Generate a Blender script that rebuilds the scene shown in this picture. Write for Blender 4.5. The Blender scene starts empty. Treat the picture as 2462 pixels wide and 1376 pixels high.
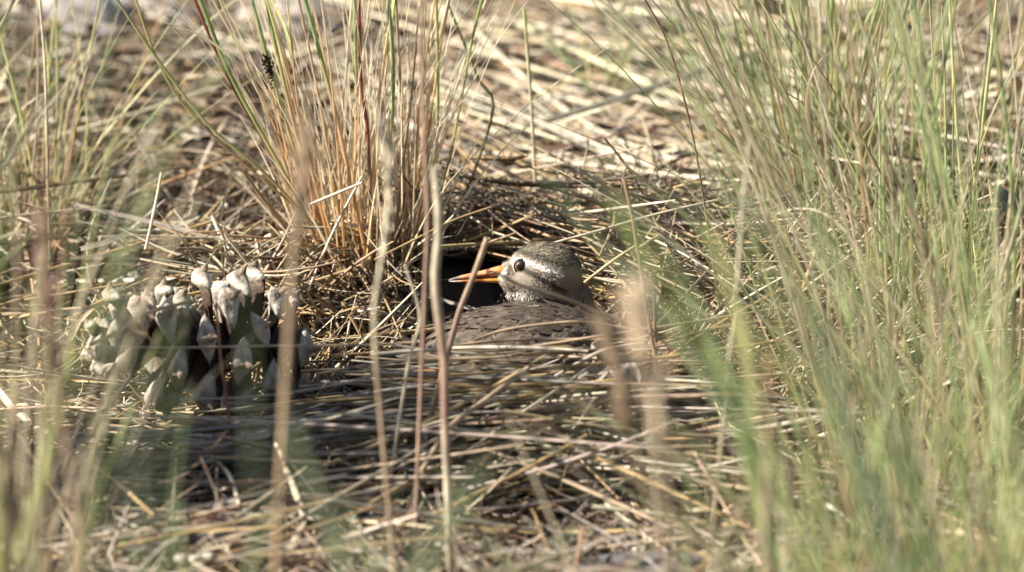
import bpy, bmesh, math, random
import numpy as np
from mathutils import Vector, Matrix, noise as mnoise
from mathutils.bvhtree import BVHTree

rng = np.random.default_rng(7)
random.seed(7)
scene = bpy.context.scene
COL = scene.collection

# ------------------------------------------------------------------ camera
PITCH = math.radians(15.0)
DIST = 5.0
PXM = 6000.0                      # photograph pixels per metre at the bird
Z0 = 0.060                        # height of the aim point over the nest floor
SP, CP = math.sin(PITCH), math.cos(PITCH)
CAM = np.array([0.0, -DIST * CP, Z0 + DIST * SP])
cam_d = bpy.data.cameras.new('camera')
cam = bpy.data.objects.new('camera', cam_d)
COL.objects.link(cam)
cam.location = CAM
cam.rotation_euler = (math.pi / 2 - PITCH, 0, 0)
cam_d.sensor_width = 36.0
cam_d.lens = 36.0 * DIST / (2462 / PXM)
cam_d.clip_start = 0.1
cam_d.clip_end = 500.0
cam_d.dof.use_dof = True
cam_d.dof.focus_distance = DIST + 0.016
cam_d.dof.aperture_fstop = 8.8
cam_d.dof.aperture_blades = 9
scene.camera = cam

# ------------------------------------------------------------------ sky and sun
SUN_EL, SUN_AZ = math.radians(34), math.radians(10)     # sun stands to the left, a little behind the camera
to_sun = Vector((-math.cos(SUN_AZ) * math.cos(SUN_EL), -math.sin(SUN_AZ) * math.cos(SUN_EL), math.sin(SUN_EL)))
world = bpy.data.worlds.new('World')
scene.world = world
world.use_nodes = True
nt = world.node_tree
sky = nt.nodes.new('ShaderNodeTexSky')
sky.sky_type = 'NISHITA'
sky.sun_disc = False
sky.sun_elevation = SUN_EL
sky.sun_rotation = math.atan2(to_sun.x, to_sun.y)
nt.links.new(sky.outputs[0], nt.nodes['Background'].inputs[0])
nt.nodes['Background'].inputs[1].default_value = 0.05
sun_d = bpy.data.lights.new('sun', 'SUN')
sun_d.energy = 5.0
sun_d.angle = math.radians(0.5)
sun_d.color = (1.0, 0.94, 0.83)
sun = bpy.data.objects.new('sun', sun_d)
COL.objects.link(sun)
sun.rotation_euler = to_sun.to_track_quat('Z', 'Y').to_euler()
sun.location = (-3, -2, 4)
scene.view_settings.view_transform = 'Standard'
scene.view_settings.look = 'None'
scene.view_settings.gamma = 1.0
scene.view_settings.exposure = 1.68
scene.render.engine = 'CYCLES'
scene.cycles.use_denoising = True
scene.cycles.max_bounces = 6
scene.cycles.diffuse_bounces = 3
scene.cycles.transparent_max_bounces = 4

# ------------------------------------------------------------------ geometry helpers
def at(px, py, Y):
    """world point at depth Y that stands where the photograph shows (px, py)"""
    dx = (px - 1231) / PXM / DIST
    dy = (688 - py) / PXM / DIST
    d = np.array([dx, CP + dy * SP, -SP + dy * CP])
    return CAM + d * ((Y - CAM[1]) / d[1])

def project(P):
    P = np.asarray(P) - CAM
    f = P[..., 1] * CP - P[..., 2] * SP
    u = P[..., 1] * SP + P[..., 2] * CP
    return 1231 + P[..., 0] / f * DIST * PXM, 688 - u / f * DIST * PXM

ALBEDO = 0.72                     # sunlit straw looks bright; its own colour is much darker
def sstep(a, b, x):
    t = np.clip((x - a) / (b - a), 0, 1)
    return t * t * (3 - 2 * t)

def wob(x, y, s=1.0):
    return (np.sin(x * 31 * s + 1.3) * np.cos(y * 27 * s + .4) + .6 * np.sin(x * 67 * s + y * 41 * s)
            + .4 * np.cos(y * 93 * s - x * 58 * s + 2.) + .25 * np.sin(x * 151 * s - y * 133 * s)) / 2.25

def height(x, y):
    x = np.asarray(x, float); y = np.asarray(y, float)
    h = .026 * sstep(.01, .12, y) + .05 * np.clip(y - .08, 0, 3) * np.exp(-np.clip(y - .6, 0, None))
    h = h + .014 * np.exp(-((x + .065) ** 2 / .006 + (y - .085) ** 2 / .003))       # mound under the middle tuft
    h = h - .030 * np.exp(-((x + .004) ** 2 / .0022 + (y - .035) ** 2 / .0012))       # nest hollow
    h = h + .004 * wob(x, y) * sstep(-.2, .1, np.abs(y) + np.abs(x) - .02)
    h = h + .008 * wob(x, y, .25)
    return h

def ground_at(px, py, lift=0.0):
    lo, hi = -1.5, 4.0
    ys = np.linspace(lo, hi, 1200)
    p = np.array([at(px, py, Y) for Y in ys])
    d = p[:, 2] - height(p[:, 0], p[:, 1]) - lift
    k = np.argmax(d < 0)
    if k == 0: k = 1
    t = d[k - 1] / (d[k - 1] - d[k])
    return p[k - 1] + (p[k] - p[k - 1]) * t

def spline(pts, n):
    """Catmull-Rom through control points, n samples"""
    P = np.asarray(pts, float)
    if len(P) == 2:
        return P[0] + (P[1] - P[0]) * np.linspace(0, 1, n)[:, None]
    Q = np.vstack([2 * P[0] - P[1], P, 2 * P[-1] - P[-2]])
    u = np.linspace(0, len(P) - 1 - 1e-9, n)
    i = u.astype(int); t = (u - i)[:, None]
    a, b, c, d = Q[i], Q[i + 1], Q[i + 2], Q[i + 3]
    return .5 * (2 * b + (c - a) * t + (2 * a - 5 * b + 4 * c - d) * t ** 2 + (3 * b - a - 3 * c + d) * t ** 3)

def prof(kind):
    if kind == 'blade':
        return np.array([(-1, .18), (0, -.22), (1, .18)]), False
    k = {'tube3': 3, 'tube4': 4, 'tube6': 6}[kind]
    a = np.arange(k) / k * 2 * math.pi
    return np.stack([np.cos(a), np.sin(a)], 1), True

def strands(P, R, C, kind='tube3', ref=None):
    """P (M,N,3) centre lines, R (M,N) half widths, C (M,N,3) colours -> V, F, C"""
    M, N = P.shape[:2]
    T = np.gradient(P, axis=1)
    T /= np.linalg.norm(T, axis=2, keepdims=True) + 1e-12
    if ref is None:
        ref = rng.normal(size=(M, 1, 3))
    ref = np.broadcast_to(ref, (M, N, 3))
    S = np.cross(T, ref)
    S /= np.linalg.norm(S, axis=2, keepdims=True) + 1e-12
    B = np.cross(S, T)
    pr, closed = prof(kind)
    K = len(pr)
    V = P[:, :, None] + R[:, :, None, None] * (pr[None, None, :, :1] * S[:, :, None] + pr[None, None, :, 1:] * B[:, :, None])
    idx = np.arange(M * N * K).reshape(M, N, K)
    a, b = idx[:, :-1], idx[:, 1:]
    if closed:
        a2, b2 = np.roll(a, -1, 2), np.roll(b, -1, 2)
        F = np.stack([a, a2, b2, b], -1)
    else:
        F = np.stack([a[..., :-1], a[..., 1:], b[..., 1:], b[..., :-1]], -1)
    CC = np.broadcast_to(C[:, :, None], (M, N, K, 3))
    return V.reshape(-1, 3), F.reshape(-1, 4), CC.reshape(-1, 3)

def join(parts):
    V, F, C, o = [], [], [], 0
    for v, f, c in parts:
        V.append(v); F.append(f + o); C.append(c); o += len(v)
    return np.concatenate(V), np.concatenate(F), np.concatenate(C)

def mesh_from(name, V, F, C=None, smooth=True):
    me = bpy.data.meshes.new(name)
    V = np.ascontiguousarray(V, np.float32); F = np.ascontiguousarray(F, np.int32)
    n, k = F.shape
    me.vertices.add(len(V)); me.vertices.foreach_set('co', V.ravel())
    me.loops.add(n * k); me.loops.foreach_set('vertex_index', F.ravel())
    me.polygons.add(n)
    me.polygons.foreach_set('loop_start', np.arange(0, n * k, k, dtype=np.int32))
    me.polygons.foreach_set('use_smooth', np.full(n, smooth))
    me.update(calc_edges=True)
    if C is not None: paint(me, C)
    return me

def paint(me, C):
    at_ = me.color_attributes.new('Col', 'FLOAT_COLOR', 'POINT')
    c4 = np.ones((len(C), 4), np.float32); c4[:, :3] = np.clip(np.asarray(C) * ALBEDO, 0, 1)
    at_.data.foreach_set('color', c4.ravel())

def obj(name, me, mat, parent=None, loc=None):
    o = bpy.data.objects.new(name, me)
    if me is not None and not me.materials: me.materials.append(mat)
    COL.objects.link(o)
    if parent is not None: o.parent = parent
    if loc is not None: o.location = loc
    return o

def tag(o, label=None, cat=None, group=None, kind=None):
    if label: o['label'] = label
    if cat: o['category'] = cat
    if group: o['group'] = group
    if kind: o['kind'] = kind
    return o

def empty(name, loc):
    o = bpy.data.objects.new(name, None)
    o.empty_display_size = .01
    COL.objects.link(o); o.location = loc
    return o

# ------------------------------------------------------------------ materials
def nodes(name):
    m = bpy.data.materials.new(name); m.use_nodes = True
    t = m.node_tree
    return m, t, t.nodes['Principled BSDF'], t.nodes['Material Output']

def col_noise(t, scale, lo, hi, detail=3):
    """vertex colour times a noise factor"""
    a = t.nodes.new('ShaderNodeAttribute'); a.attribute_name = 'Col'
    tc = t.nodes.new('ShaderNodeTexCoord')
    n = t.nodes.new('ShaderNodeTexNoise'); n.inputs['Scale'].default_value = scale; n.inputs['Detail'].default_value = detail
    t.links.new(tc.outputs['Object'], n.inputs['Vector'])
    mr = t.nodes.new('ShaderNodeMapRange')
    mr.inputs[1].default_value = .3; mr.inputs[2].default_value = .7
    mr.inputs[3].default_value = lo; mr.inputs[4].default_value = hi
    t.links.new(n.outputs['Fac'], mr.inputs[0])
    mx = t.nodes.new('ShaderNodeMix'); mx.data_type = 'RGBA'; mx.blend_type = 'MULTIPLY'; mx.inputs[0].default_value = 1
    t.links.new(a.outputs['Color'], mx.inputs[6]); t.links.new(mr.outputs[0], mx.inputs[7])
    return mx.outputs[2], n

def plant_material(name, trans=.25, rough=.5, spec=.35, lo=.75, hi=1.2):
    m, t, p, out = nodes(name)
    c, n = col_noise(t, 160, lo, hi)
    t.links.new(c, p.inputs['Base Color'])
    p.inputs['Roughness'].default_value = rough
    p.inputs['Specular IOR Level'].default_value = spec
    tr = t.nodes.new('ShaderNodeBsdfTranslucent'); t.links.new(c, tr.inputs['Color'])
    mx = t.nodes.new('ShaderNodeMixShader'); mx.inputs[0].default_value = trans
    t.links.new(p.outputs[0], mx.inputs[1]); t.links.new(tr.outputs[0], mx.inputs[2])
    t.links.new(mx.outputs[0], out.inputs['Surface'])
    return m

def coloured_material(name, scale=400, lo=.7, hi=1.25, rough=.7, spec=.3, bump=0, bump_scale=600):
    m, t, p, out = nodes(name)
    c, n = col_noise(t, scale, lo, hi, 5)
    t.links.new(c, p.inputs['Base Color'])
    p.inputs['Roughness'].default_value = rough
    p.inputs['Specular IOR Level'].default_value = spec
    if bump:
        n2 = t.nodes.new('ShaderNodeTexNoise'); n2.inputs['Scale'].default_value = bump_scale; n2.inputs['Detail'].default_value = 6
        b = t.nodes.new('ShaderNodeBump'); b.inputs['Strength'].default_value = bump; b.inputs['Distance'].default_value = .002
        tc = t.nodes.new('ShaderNodeTexCoord'); t.links.new(tc.outputs['Object'], n2.inputs['Vector'])
        t.links.new(n2.outputs['Fac'], b.inputs['Height']); t.links.new(b.outputs[0], p.inputs['Normal'])
    return m

M_STRAW = plant_material('dry_straw', .15, .42, .45, .7, 1.2)
M_GRASS = plant_material('living_grass', .50, .45, .4, .95, 1.22)
M_LEAF = plant_material('dead_leaf', .12, .6, .3, .6, 1.25)
M_STONE = coloured_material('stone', 260, .6, 1.3, .85, .25, .6, 500)
M_BARK = coloured_material('bark', 300, .45, 1.35, .85, .2, .9, 500)
M_CONE = coloured_material('cone_scale', 420, .62, 1.2, .7, .25, .4, 900)
M_PLUME = coloured_material('plumage', 900, .86, 1.12, .75, .2)
M_BILL = coloured_material('bill_horn', 500, .8, 1.15, .32, .5)

def soil_material():
    m, t, p, out = nodes('soil')
    tc = t.nodes.new('ShaderNodeTexCoord')
    n = t.nodes.new('ShaderNodeTexNoise'); n.inputs['Scale'].default_value = 55; n.inputs['Detail'].default_value = 8
    t.links.new(tc.outputs['Object'], n.inputs['Vector'])
    r = t.nodes.new('ShaderNodeValToRGB')
    r.color_ramp.elements[0].position = .3; r.color_ramp.elements[0].color = (.016, .011, .008, 1)
    r.color_ramp.elements[1].position = .75; r.color_ramp.elements[1].color = (.075, .055, .04, 1)
    t.links.new(n.outputs['Fac'], r.inputs[0]); t.links.new(r.outputs[0], p.inputs['Base Color'])
    v = t.nodes.new('ShaderNodeTexNoise'); v.inputs['Scale'].default_value = 420; v.inputs['Detail'].default_value = 8
    t.links.new(tc.outputs['Object'], v.inputs['Vector'])
    b = t.nodes.new('ShaderNodeBump'); b.inputs['Strength'].default_value = .9; b.inputs['Distance'].default_value = .003
    t.links.new(v.outputs['Fac'], b.inputs['Height']); t.links.new(b.outputs[0], p.inputs['Normal'])
    p.inputs['Roughness'].default_value = .95
    return m
M_SOIL = soil_material()

# colours of the plants themselves (linear)
CREAM = np.array((.72, .625, .455)); GOLD = np.array((.50, .335, .165)); TAN = np.array((.45, .33, .215))
BROWN = np.array((.21, .135, .08)); GREY = np.array((.36, .31, .255)); ORANGE = np.array((.57, .36, .165))
RED = np.array((.36, .125, .085)); PINK = np.array((.45, .29, .215))
GREEN = np.array((.41, .51, .20)); BLUEGREEN = np.array((.43, .52, .29)); YGREEN = np.array((.55, .54, .24))
DKGREEN = np.array((.115, .14, .065)); OLIVE = np.array((.25, .25, .10)); DARK = np.array((.07, .045, .03))

def grad(stops, t):
    """colour ramp: stops [(pos, colour)] sampled at t"""
    pos = [s[0] for s in stops]
    return np.stack([np.interp(t, pos, [s[1][k] for s in stops]) for k in range(3)], -1)

# ------------------------------------------------------------------ ground
def build_ground():
    def axis(fine0, fine1, step, far):
        a = np.arange(fine0, fine1, step)
        g = np.geomspace(.02, far, 26)
        return np.concatenate([fine0 - g[::-1], a, a[-1] + g])
    xs = axis(-.5, .5, .005, 60); ys = axis(-.7, 1.2, .005, 60)
    X, Y = np.meshgrid(xs, ys)
    Z = height(X, Y) + .0015 * wob(X, Y, 6)
    V = np.stack([X, Y, Z], -1).reshape(-1, 3)
    n, m = len(ys), len(xs)
    I = np.arange(n * m).reshape(n, m)
    F = np.stack([I[:-1, :-1], I[:-1, 1:], I[1:, 1:], I[1:, :-1]], -1).reshape(-1, 4)
    o = obj('ground', mesh_from('ground', V, F), M_SOIL)
    tag(o, 'dark brown soil under the dry grass litter', None, kind='structure')
build_ground()

# ------------------------------------------------------------------ litter (uncountable straw and chips)
BIRD_BALLS = [  # photo px, py, depth Y, half sizes in px (x, z, y)
    ((1308, 657), .010, (90, 75, 68)), ((1252, 664), .010, (62, 41, 46)), ((1285, 704), .012, (72, 52, 58)),
    ((1338, 742), .014, (90, 90, 70)), ((1275, 872), -.006, (258, 142, 160)), ((1040, 900), -.004, (190, 62, 80)),
]
def near_bird(P, grow=1.08):
    hit = np.zeros(P.shape[:-1], bool)
    for (px, py), Y, (rx, rz, ry) in BIRD_BALLS:
        c = at(px, py, Y)
        q = (P - c) / (np.array([rx, ry, rz]) / PXM * grow)
        hit |= (q ** 2).sum(-1) < 1
    return hit

CONE_C = at(468, 822, -.03)
def blocked(P):
    """straw must not pass through the bird or the cone, nor heap up in front of the bird's face"""
    px, py = project(P)
    b = near_bird(P)
    b |= (px > 1060) & (px < 1440) & (py > 565) & (py < 745) & (P[..., 1] < .02)
    b |= (px > 1090) & (px < 1470) & (py > 700) & (py < 800) & (P[..., 1] < 0)
    q = (P - CONE_C) / np.array([.052, .034, .034])
    b |= (q ** 2).sum(-1) < 1
    b |= (px > 190) & (px < 720) & (py > 640) & (py < 960) & (P[..., 1] < -.03)
    b |= (px > 1030) & (px < 1235) & (py > 596) & (py < 770) & (P[..., 1] > -.04) & (P[..., 1] < .062) & (P[..., 2] > -.02)
    b |= (px > 1035) & (px < 1225) & (py > 615) & (py < 745)
    return b.any(1)

def litter(n, length, rad, zmax, pick, palette, weights, bend=.12, box=(-.36, .36, -.62, .85), kind='tube3', seg=6, tilt=.16, name=None):
    x = rng.uniform(box[0], box[1], n); y = rng.uniform(box[2], box[3], n)
    L = rng.uniform(*length, n) * rng.uniform(.5, 1, n)
    ang = pick(x, y)
    z = height(x, y) + rng.beta(1.2, 2.2, n) * zmax(x, y) + .001
    el = rng.normal(0, tilt, n)
    u = np.linspace(-.5, .5, seg)[None, :]
    d = np.stack([np.cos(ang) * np.cos(el), np.sin(ang) * np.cos(el), np.sin(el)], -1)
    side = np.stack([-np.sin(ang), np.cos(ang), np.zeros(n)], -1)
    k = rng.normal(0, bend, n)
    kz = rng.normal(0, bend * .6, n)
    P = np.stack([x, y, z], -1)[:, None] + d[:, None] * (u * L[:, None])[..., None] \
        + side[:, None] * ((u ** 2 * 2) * (k * L)[:, None])[..., None]
    P[..., 2] += (u ** 2 * 2) * (kz * L)[:, None]
    kk = rng.uniform(-.3, .35, (n, 1)); ka = np.where(rng.random((n, 1)) < .35, rng.normal(0, .7, (n, 1)), 0)      # snapped straws
    brk = np.clip(u - kk, 0, None) * ka * L[:, None]
    P += side[:, None] * brk[..., None]; P[..., 2] += np.abs(brk) * .25
    hm = height(P[..., 0], P[..., 1]) + .0008
    P[..., 2] = np.maximum(P[..., 2], hm)
    ok = ~blocked(P)
    P, L = P[ok], L[ok]; M = len(P)
    R = rng.uniform(*rad, M)[:, None] * np.interp(np.linspace(0, 1, seg), [0, .15, .8, 1], [.8, 1, .9, .45])[None]
    pal = np.array(palette)
    ci = rng.choice(len(pal), M, p=np.array(weights) / sum(weights))
    c = pal[ci] * rng.uniform(.7, 1.25, (M, 1)) * (1 + rng.normal(0, .04, (M, 3)))
    C = c[:, None] * (1 + rng.normal(0, .08, (M, seg, 1)))
    return strands(P, R, C, kind)

def zone_angle(x, y):
    P = np.stack([x, y, height(x, y)], -1)
    px, py = project(P)
    n = len(x)
    ang = rng.uniform(-math.pi / 2, math.pi / 2, n)
    def setz(m, deg, sd, frac=.8):
        k = m & (rng.random(n) < frac)
        ang[k] = np.radians(deg) + rng.normal(0, np.radians(sd), k.sum())
    setz((px > 1000) & (px < 2050) & (py < 520), -48, 14, .85)
    setz((px < 780) & (py > 420) & (py < 760), 50, 22, .75)
    setz((px < 900) & (py < 420), -25, 50, .6)
    setz((px > 650) & (px < 1600) & (py > 800) & (py < 1020), 16, 16, .85)
    setz((px > 900) & (px < 1700) & (py > 1000) & (py < 1180), 52, 26, .65)
    setz((px < 900) & (py > 980), 15, 45, .7)
    setz((px > 1500) & (py > 520) & (py < 950), 40, 35, .65)
    return ang

def zone_height(x, y):
    px, py = project(np.stack([x, y, height(x, y)], -1))
    z = np.full(len(x), .014)
    z = np.where((px > 600) & (px < 1620) & (py > 820) & (py < 1130), .030, z)
    z = np.where((px < 1000) & (py > 520) & (py < 720), .022, z)
    z = np.where((px > 1500) & (py > 500) & (py < 900), .030, z)
    z = np.where((px > 1000) & (px < 1250) & (py > 560) & (py < 830), .006, z)
    return z

parts = []
def roof(x, y): return np.full(len(x), .05)
parts.append(litter(240, (.07, .16), (.0005, .0012), roof, lambda x, y: np.radians(-42) + rng.normal(0, .28, len(x)),
                    [GOLD, TAN, CREAM, BROWN], [4, 4, 2, 2], .10, box=(-.02, .085, .06, .125), seg=8, tilt=.14))
parts.append(litter(1500, (.02, .07), (.0003, .0007), lambda x, y: np.full(len(x), .024), lambda x, y: rng.uniform(-1.6, 1.6, len(x)),
                    [BROWN, TAN * .8, DARK, CREAM, GOLD], [5, 3, 4, .8, 1], .4, box=(-.05, .06, .075, .16), seg=6, tilt=.5))
parts.append(litter(70, (.24, .42), (.0009, .0018), lambda x, y: np.full(len(x), .030), lambda x, y: np.radians(-50) + rng.normal(0, .10, len(x)),
                    [CREAM, CREAM * 1.08, TAN * 1.1], [5, 3, 2], .04, box=(-.02, .15, .20, .50), seg=12, tilt=.05))
parts.append(litter(2300, (.08, .26), (.0006, .0015), lambda x, y: zone_height(x, y) * 1.1, zone_angle,
                    [CREAM, GOLD, TAN, GREY, BROWN, DARK], [5, 3, 3, 2, 5, 3], .16, kind='blade', seg=9, tilt=.2))
parts.append(litter(1500, (.04, .12), (.0003, .0008), lambda x, y: np.full(len(x), .045), lambda x, y: rng.normal(.5, .6, len(x)),
                    [CREAM, GOLD, TAN, GREY], [3, 4, 4, 2], .25, box=(.045, .17, -.05, .12), seg=7, tilt=.45))
parts.append(litter(700, (.04, .11), (.0003, .0009), lambda x, y: np.full(len(x), .03), lambda x, y: rng.normal(.7, .6, len(x)),
                    [CREAM, GOLD, TAN, BROWN], [3, 4, 3, 2], .25, box=(-.12, -.03, -.02, .10), seg=7, tilt=.4))
parts.append(litter(3200, (.08, .27), (.0006, .0013), zone_height, zone_angle,
                    [CREAM, GOLD, TAN, GREY, BROWN, DARK], [5, 3.5, 3, 2.5, 5, 2.5], .10, seg=7))
parts.append(litter(260, (.10, .26), (.0005, .0012), lambda x, y: np.full(len(x), .024), lambda x, y: np.radians(-48) + rng.normal(0, .34, len(x)),
                    [CREAM, CREAM * 1.1, TAN, GOLD, BROWN], [5, 2, 3, 2, 1.5], .06, box=(-.03, .16, .14, .52), seg=8, tilt=.18))
parts.append(litter(340, (.10, .24), (.0008, .0013), lambda x, y: np.full(len(x), .030), lambda x, y: np.radians(16) + rng.normal(0, .34, len(x)),
                    [CREAM * .8, TAN, GREY, GOLD * .8], [2, 4, 3, 2], .08, box=(-.12, .08, -.12, -.035), seg=8, tilt=.10))
bird_rng, rng = rng, np.random.default_rng(41)
parts.append(litter(260, (.10, .24), (.0005, .0011), lambda x, y: np.full(len(x), .052), lambda x, y: np.radians(12) + rng.normal(0, .22, len(x)),
                    [CREAM * .9, TAN, GOLD * .9, GREY], [3, 4, 2, 3], .10, box=(-.05, .06, -.085, -.048), seg=9, tilt=.06))
rng = bird_rng
V, F, C = join(parts)
o = obj('straw_litter', mesh_from('straw_litter', V, F, C), M_STRAW)
tag(o, 'long fallen dry straw lying in layers over the ground', kind='stuff')

V, F, C = join([
    litter(7500, (.015, .07), (.00035, .0009), lambda x, y: zone_height(x, y) * .9, lambda x, y: zone_angle(x, y) + rng.normal(0, .6, len(x)),
           [CREAM, GOLD, TAN, GREY, BROWN, DARK], [4, 3, 3, 2, 5, 4], .3, seg=4, tilt=.35),  # share of dark pieces raised to deepen the shade between straws
    litter(5000, (.03, .09), (.0002, .0004), lambda x, y: zone_height(x, y) * 1.5 + .004, lambda x, y: rng.uniform(-1.6, 1.6, len(x)),
           [CREAM, TAN, GREY, BROWN], [4, 3, 2, 1], .5, seg=7, tilt=.4)])
o = obj('broken_straw', mesh_from('broken_straw', V, F, C), M_STRAW)
tag(o, 'short broken straw bits and hair-thin curls between the long straw', kind='stuff')

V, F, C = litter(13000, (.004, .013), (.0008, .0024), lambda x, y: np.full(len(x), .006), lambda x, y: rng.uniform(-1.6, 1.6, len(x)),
                 [CREAM, GOLD, TAN, GREY, BROWN, DARK, ORANGE], [.7, .6, 1, 1.4, 6, 8, .5], .5, kind='blade', seg=3, tilt=.35)  # decomposed flakes, palette darkened further to put shade into the gaps
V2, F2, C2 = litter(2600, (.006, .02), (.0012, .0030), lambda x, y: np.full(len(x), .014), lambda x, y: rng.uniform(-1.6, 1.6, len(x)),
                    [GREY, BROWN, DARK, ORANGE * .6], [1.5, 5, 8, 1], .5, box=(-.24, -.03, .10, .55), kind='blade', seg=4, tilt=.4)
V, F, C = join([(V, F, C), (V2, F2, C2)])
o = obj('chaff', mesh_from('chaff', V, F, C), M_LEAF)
tag(o, 'small flakes of chaff and leaf crumbs covering the soil', kind='stuff')

# ------------------------------------------------------------------ single stalks
def path_stalk(name, pts, Y=None, lift=.012, width=9, stops=None, mat=None, kind='tube6', n=24, label=None, cat='straw', group=None,
               root=False, taper=(.9, 1, .8), seed=None, joints=0, parent=None, wobble=.0):
    """a stalk through photograph points; Y: depth(s), or None to lie on the litter. width = full width in photo px"""
    if Y is None:
        W = [ground_at(px, py, lift) for px, py in pts]
    else:
        Ys = np.interp(np.linspace(0, 1, len(pts)), np.linspace(0, 1, len(np.atleast_1d(Y))), np.atleast_1d(Y))
        W = [at(px, py, yy) for (px, py), yy in zip(pts, Ys)]
    if root:                                    # grow the lower end down into the ground
        a, b = np.array(W[-2]), np.array(W[-1])
        d = (b - a) / np.linalg.norm(b - a)
        if d[2] > -.3: d[2] = -.3; d /= np.linalg.norm(d)
        p = b.copy()
        while p[2] > height(p[0], p[1]) - .004:
            p = p + d * .01
            d[2] -= .03; d /= np.linalg.norm(d)
        if np.linalg.norm(p - b) > .012:
            m = (p + b) / 2
            W += [m, p]
    P = spline(W, n)
    if wobble: P = P + rng.normal(0, wobble, P.shape)
    t = np.linspace(0, 1, n)
    r = width / 2 / PXM * np.interp(t, [0, .5, 1], taper)
    if joints:
        for j in np.linspace(.12, .9, joints):
            r = r * (1 + .22 * np.exp(-((t - j) / .012) ** 2))
    c = grad(stops, t) if isinstance(stops, list) else np.tile(stops, (n, 1))
    c = c * (1 + .07 * rng.normal(size=(n, 1)))
    if joints:
        for j in np.linspace(.12, .9, joints):
            c = c * (1 - .55 * np.exp(-((t - j) / .012) ** 2))[:, None]
    base = P[-1] if root else P[n // 2]
    V, F, C = strands((P - base)[None], r[None], c[None], kind)
    mat = mat or M_STRAW
    if seed is None:
        o = obj(name, mesh_from(name, V, F, C), mat, parent, base)
        if parent is None: tag(o, label, cat, group)
        return o
    e = empty(name, base); tag(e, label, cat, group)
    obj('stem', mesh_from('stem', V, F, C), mat, e)
    t0, t1, cnt, ln, sc = seed
    k = rng.uniform(t0, t1, cnt)
    A = np.stack([np.interp(k, t, (P - base)[:, i]) for i in range(3)], -1)
    tang = np.gradient(P, axis=0); tang /= np.linalg.norm(tang, axis=1)[:, None]
    up = -np.stack([np.interp(k, t, tang[:, i]) for i in range(3)], -1)
    d = up + rng.normal(0, .22, (cnt, 3)); d /= np.linalg.norm(d, axis=1)[:, None]
    L = ln * rng.uniform(.6, 1.2, cnt)
    u = np.linspace(0, 1, 5)[None, :, None]
    Q = A[:, None] + d[:, None] * u * L[:, None, None] + up[:, None] * (u ** 2) * L[:, None, None] * .3
    RR = np.interp(np.linspace(0, 1, 5), [0, .3, .7, 1], [.35, 1, .9, .15])[None] * rng.uniform(.0006, .0011, (cnt, 1))
    CC = np.tile(np.asarray(sc)[None, None], (cnt, 5, 1)) * rng.uniform(.75, 1.25, (cnt, 1, 1))
    V, F, C = strands(Q, RR, CC, 'tube3')
    s = obj('seed_head', mesh_from('seed_head', V, F, C), mat, e)
    return e

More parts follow.
